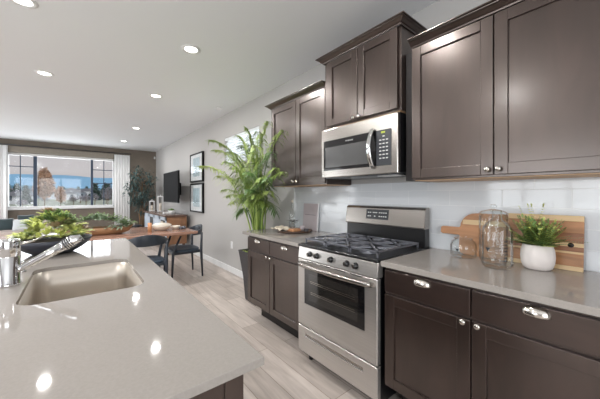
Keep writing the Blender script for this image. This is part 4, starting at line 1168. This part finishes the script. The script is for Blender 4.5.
# ================================================================ LEFT COUNTER
tc_ = (1.785, 2.285)
t = thing('round_tray', 'round dark wooden tray on the left countertop', 'tray', (tc_[0], tc_[1], ZC))
MB().lathe([(.0001, 0), (.168, 0), (.178, .006), (.184, .018), (.176, .018), (.168, .008), (.0001, .008)], (tc_[0], tc_[1], ZC), 40).build('tray', 'tray', t)
ZT = ZC+.0085
t = thing('cloth_napkin', 'cream linen napkin draped over the tray edge', 'napkin', (1.64, 2.38, ZT))
mb = MB(); vs = []; n = 14; rn = random.Random(4)
for i in range(n+1):
    for j in range(n+1):
        u, v = i/n*2-1, j/n*2-1
        x = 1.665+u*.075; y = 2.36+v*.085
        vs.append((x, y, ZT+.026+.016*(1-u*u)*(1-v*v)+.008*sin(5*u+2*v)+.006*sin(9*v)))
mb.add(vs, [(i*(n+1)+j, (i+1)*(n+1)+j, (i+1)*(n+1)+j+1, i*(n+1)+j+1) for i in range(n) for j in range(n)], True)
mb.build('cloth', 'linen', t, solid=.006)
t = thing('serving_board', 'small orange-brown wooden serving block on the round tray', 'board', (1.76, 2.26, ZT))
MB().box(1.70, 1.80, 2.20, 2.34, ZT, ZT+.03).build('block', 'copper', t, bevel=.008, seg=3)
t = thing('glass_carafe', 'slim clear glass bottle standing on the round tray', 'bottle', (1.845, 2.405, ZT))
MB().lathe([(.0001, .002), (.030, .002), (.034, .010), (.034, .165), (.028, .195), (.014, .225), (.012, .285), (.015, .288), (.015, .294), (.011, .294), (.010, .225), (.026, .190), (.031, .165), (.031, .012), (.0001, .006)], (1.845, 2.405, ZT), 28).build('glass_body', 'jar', t)
MB().lathe([(.010, .292), (.014, .300), (.014, .315), (.0001, .320)], (1.845, 2.405, ZT), 18).build('stopper', 'ceramic', t)
t = thing('pedestal_dish', 'small glass pedestal dish with a dark rim on the tray', 'dish', (1.77, 2.26, ZT+.03))
z = ZT+.0305; q = (1.755, 2.275)
MB().lathe([(.0001, 0), (.03, 0), (.03, .004), (.008, .008), (.008, .045), (.03, .052), (.055, .058), (.055, .062), (.0001, .056)], (*q, z), 28).build('dish', 'jar', t)
mb = MB()
for i in range(9):
    a = i*2*pi/9; mb.leaf((q[0], q[1], z+.064), (cos(a), sin(a), .25), .075 if i % 3 else .10, .02, droop=.05)
mb.build('dried_leaves', 'planter', t)
t = thing('ceramic_cup', 'small tan cup on the round tray', 'cup', (1.82, 2.19, ZT))
MB().lathe([(.0001, 0), (.024, 0), (.028, .05), (.025, .05), (.022, .01), (.0001, .008)], (1.845, 2.235, ZT), 20).build('cup', 'board', t)
t = thing('salt_cellar', 'little black box at the front of the mauve board', 'box', (1.85, 2.17, ZT))
MB().box(1.835, 1.865, 2.155, 2.195, ZT, ZT+.028).build('box', 'iron', t, bevel=.003)
t = thing('recipe_board', 'mauve-grey recipe board propped upright behind the tray', 'board', (1.985, 2.28, ZC))
ol = [(2.160, ZC), (2.395, ZC), (2.395, ZC+.290), (2.160, ZC+.290)]
lean(yz_slab(ol, 1.982, 1.992), R(4), 1.982, ZC).build('panel', 'board', t, bevel=.002)
lean(B(1.9805, 1.9818, 2.19, 2.36, ZC+.165, ZC+.169), R(4), 1.982, ZC).build('crease_line', 'planter', t)
lean(B(1.980, 1.994, 2.148, 2.159, ZC, ZC+.295), R(4), 1.982, ZC).build('edge_rod', 'white', t, bevel=.002)
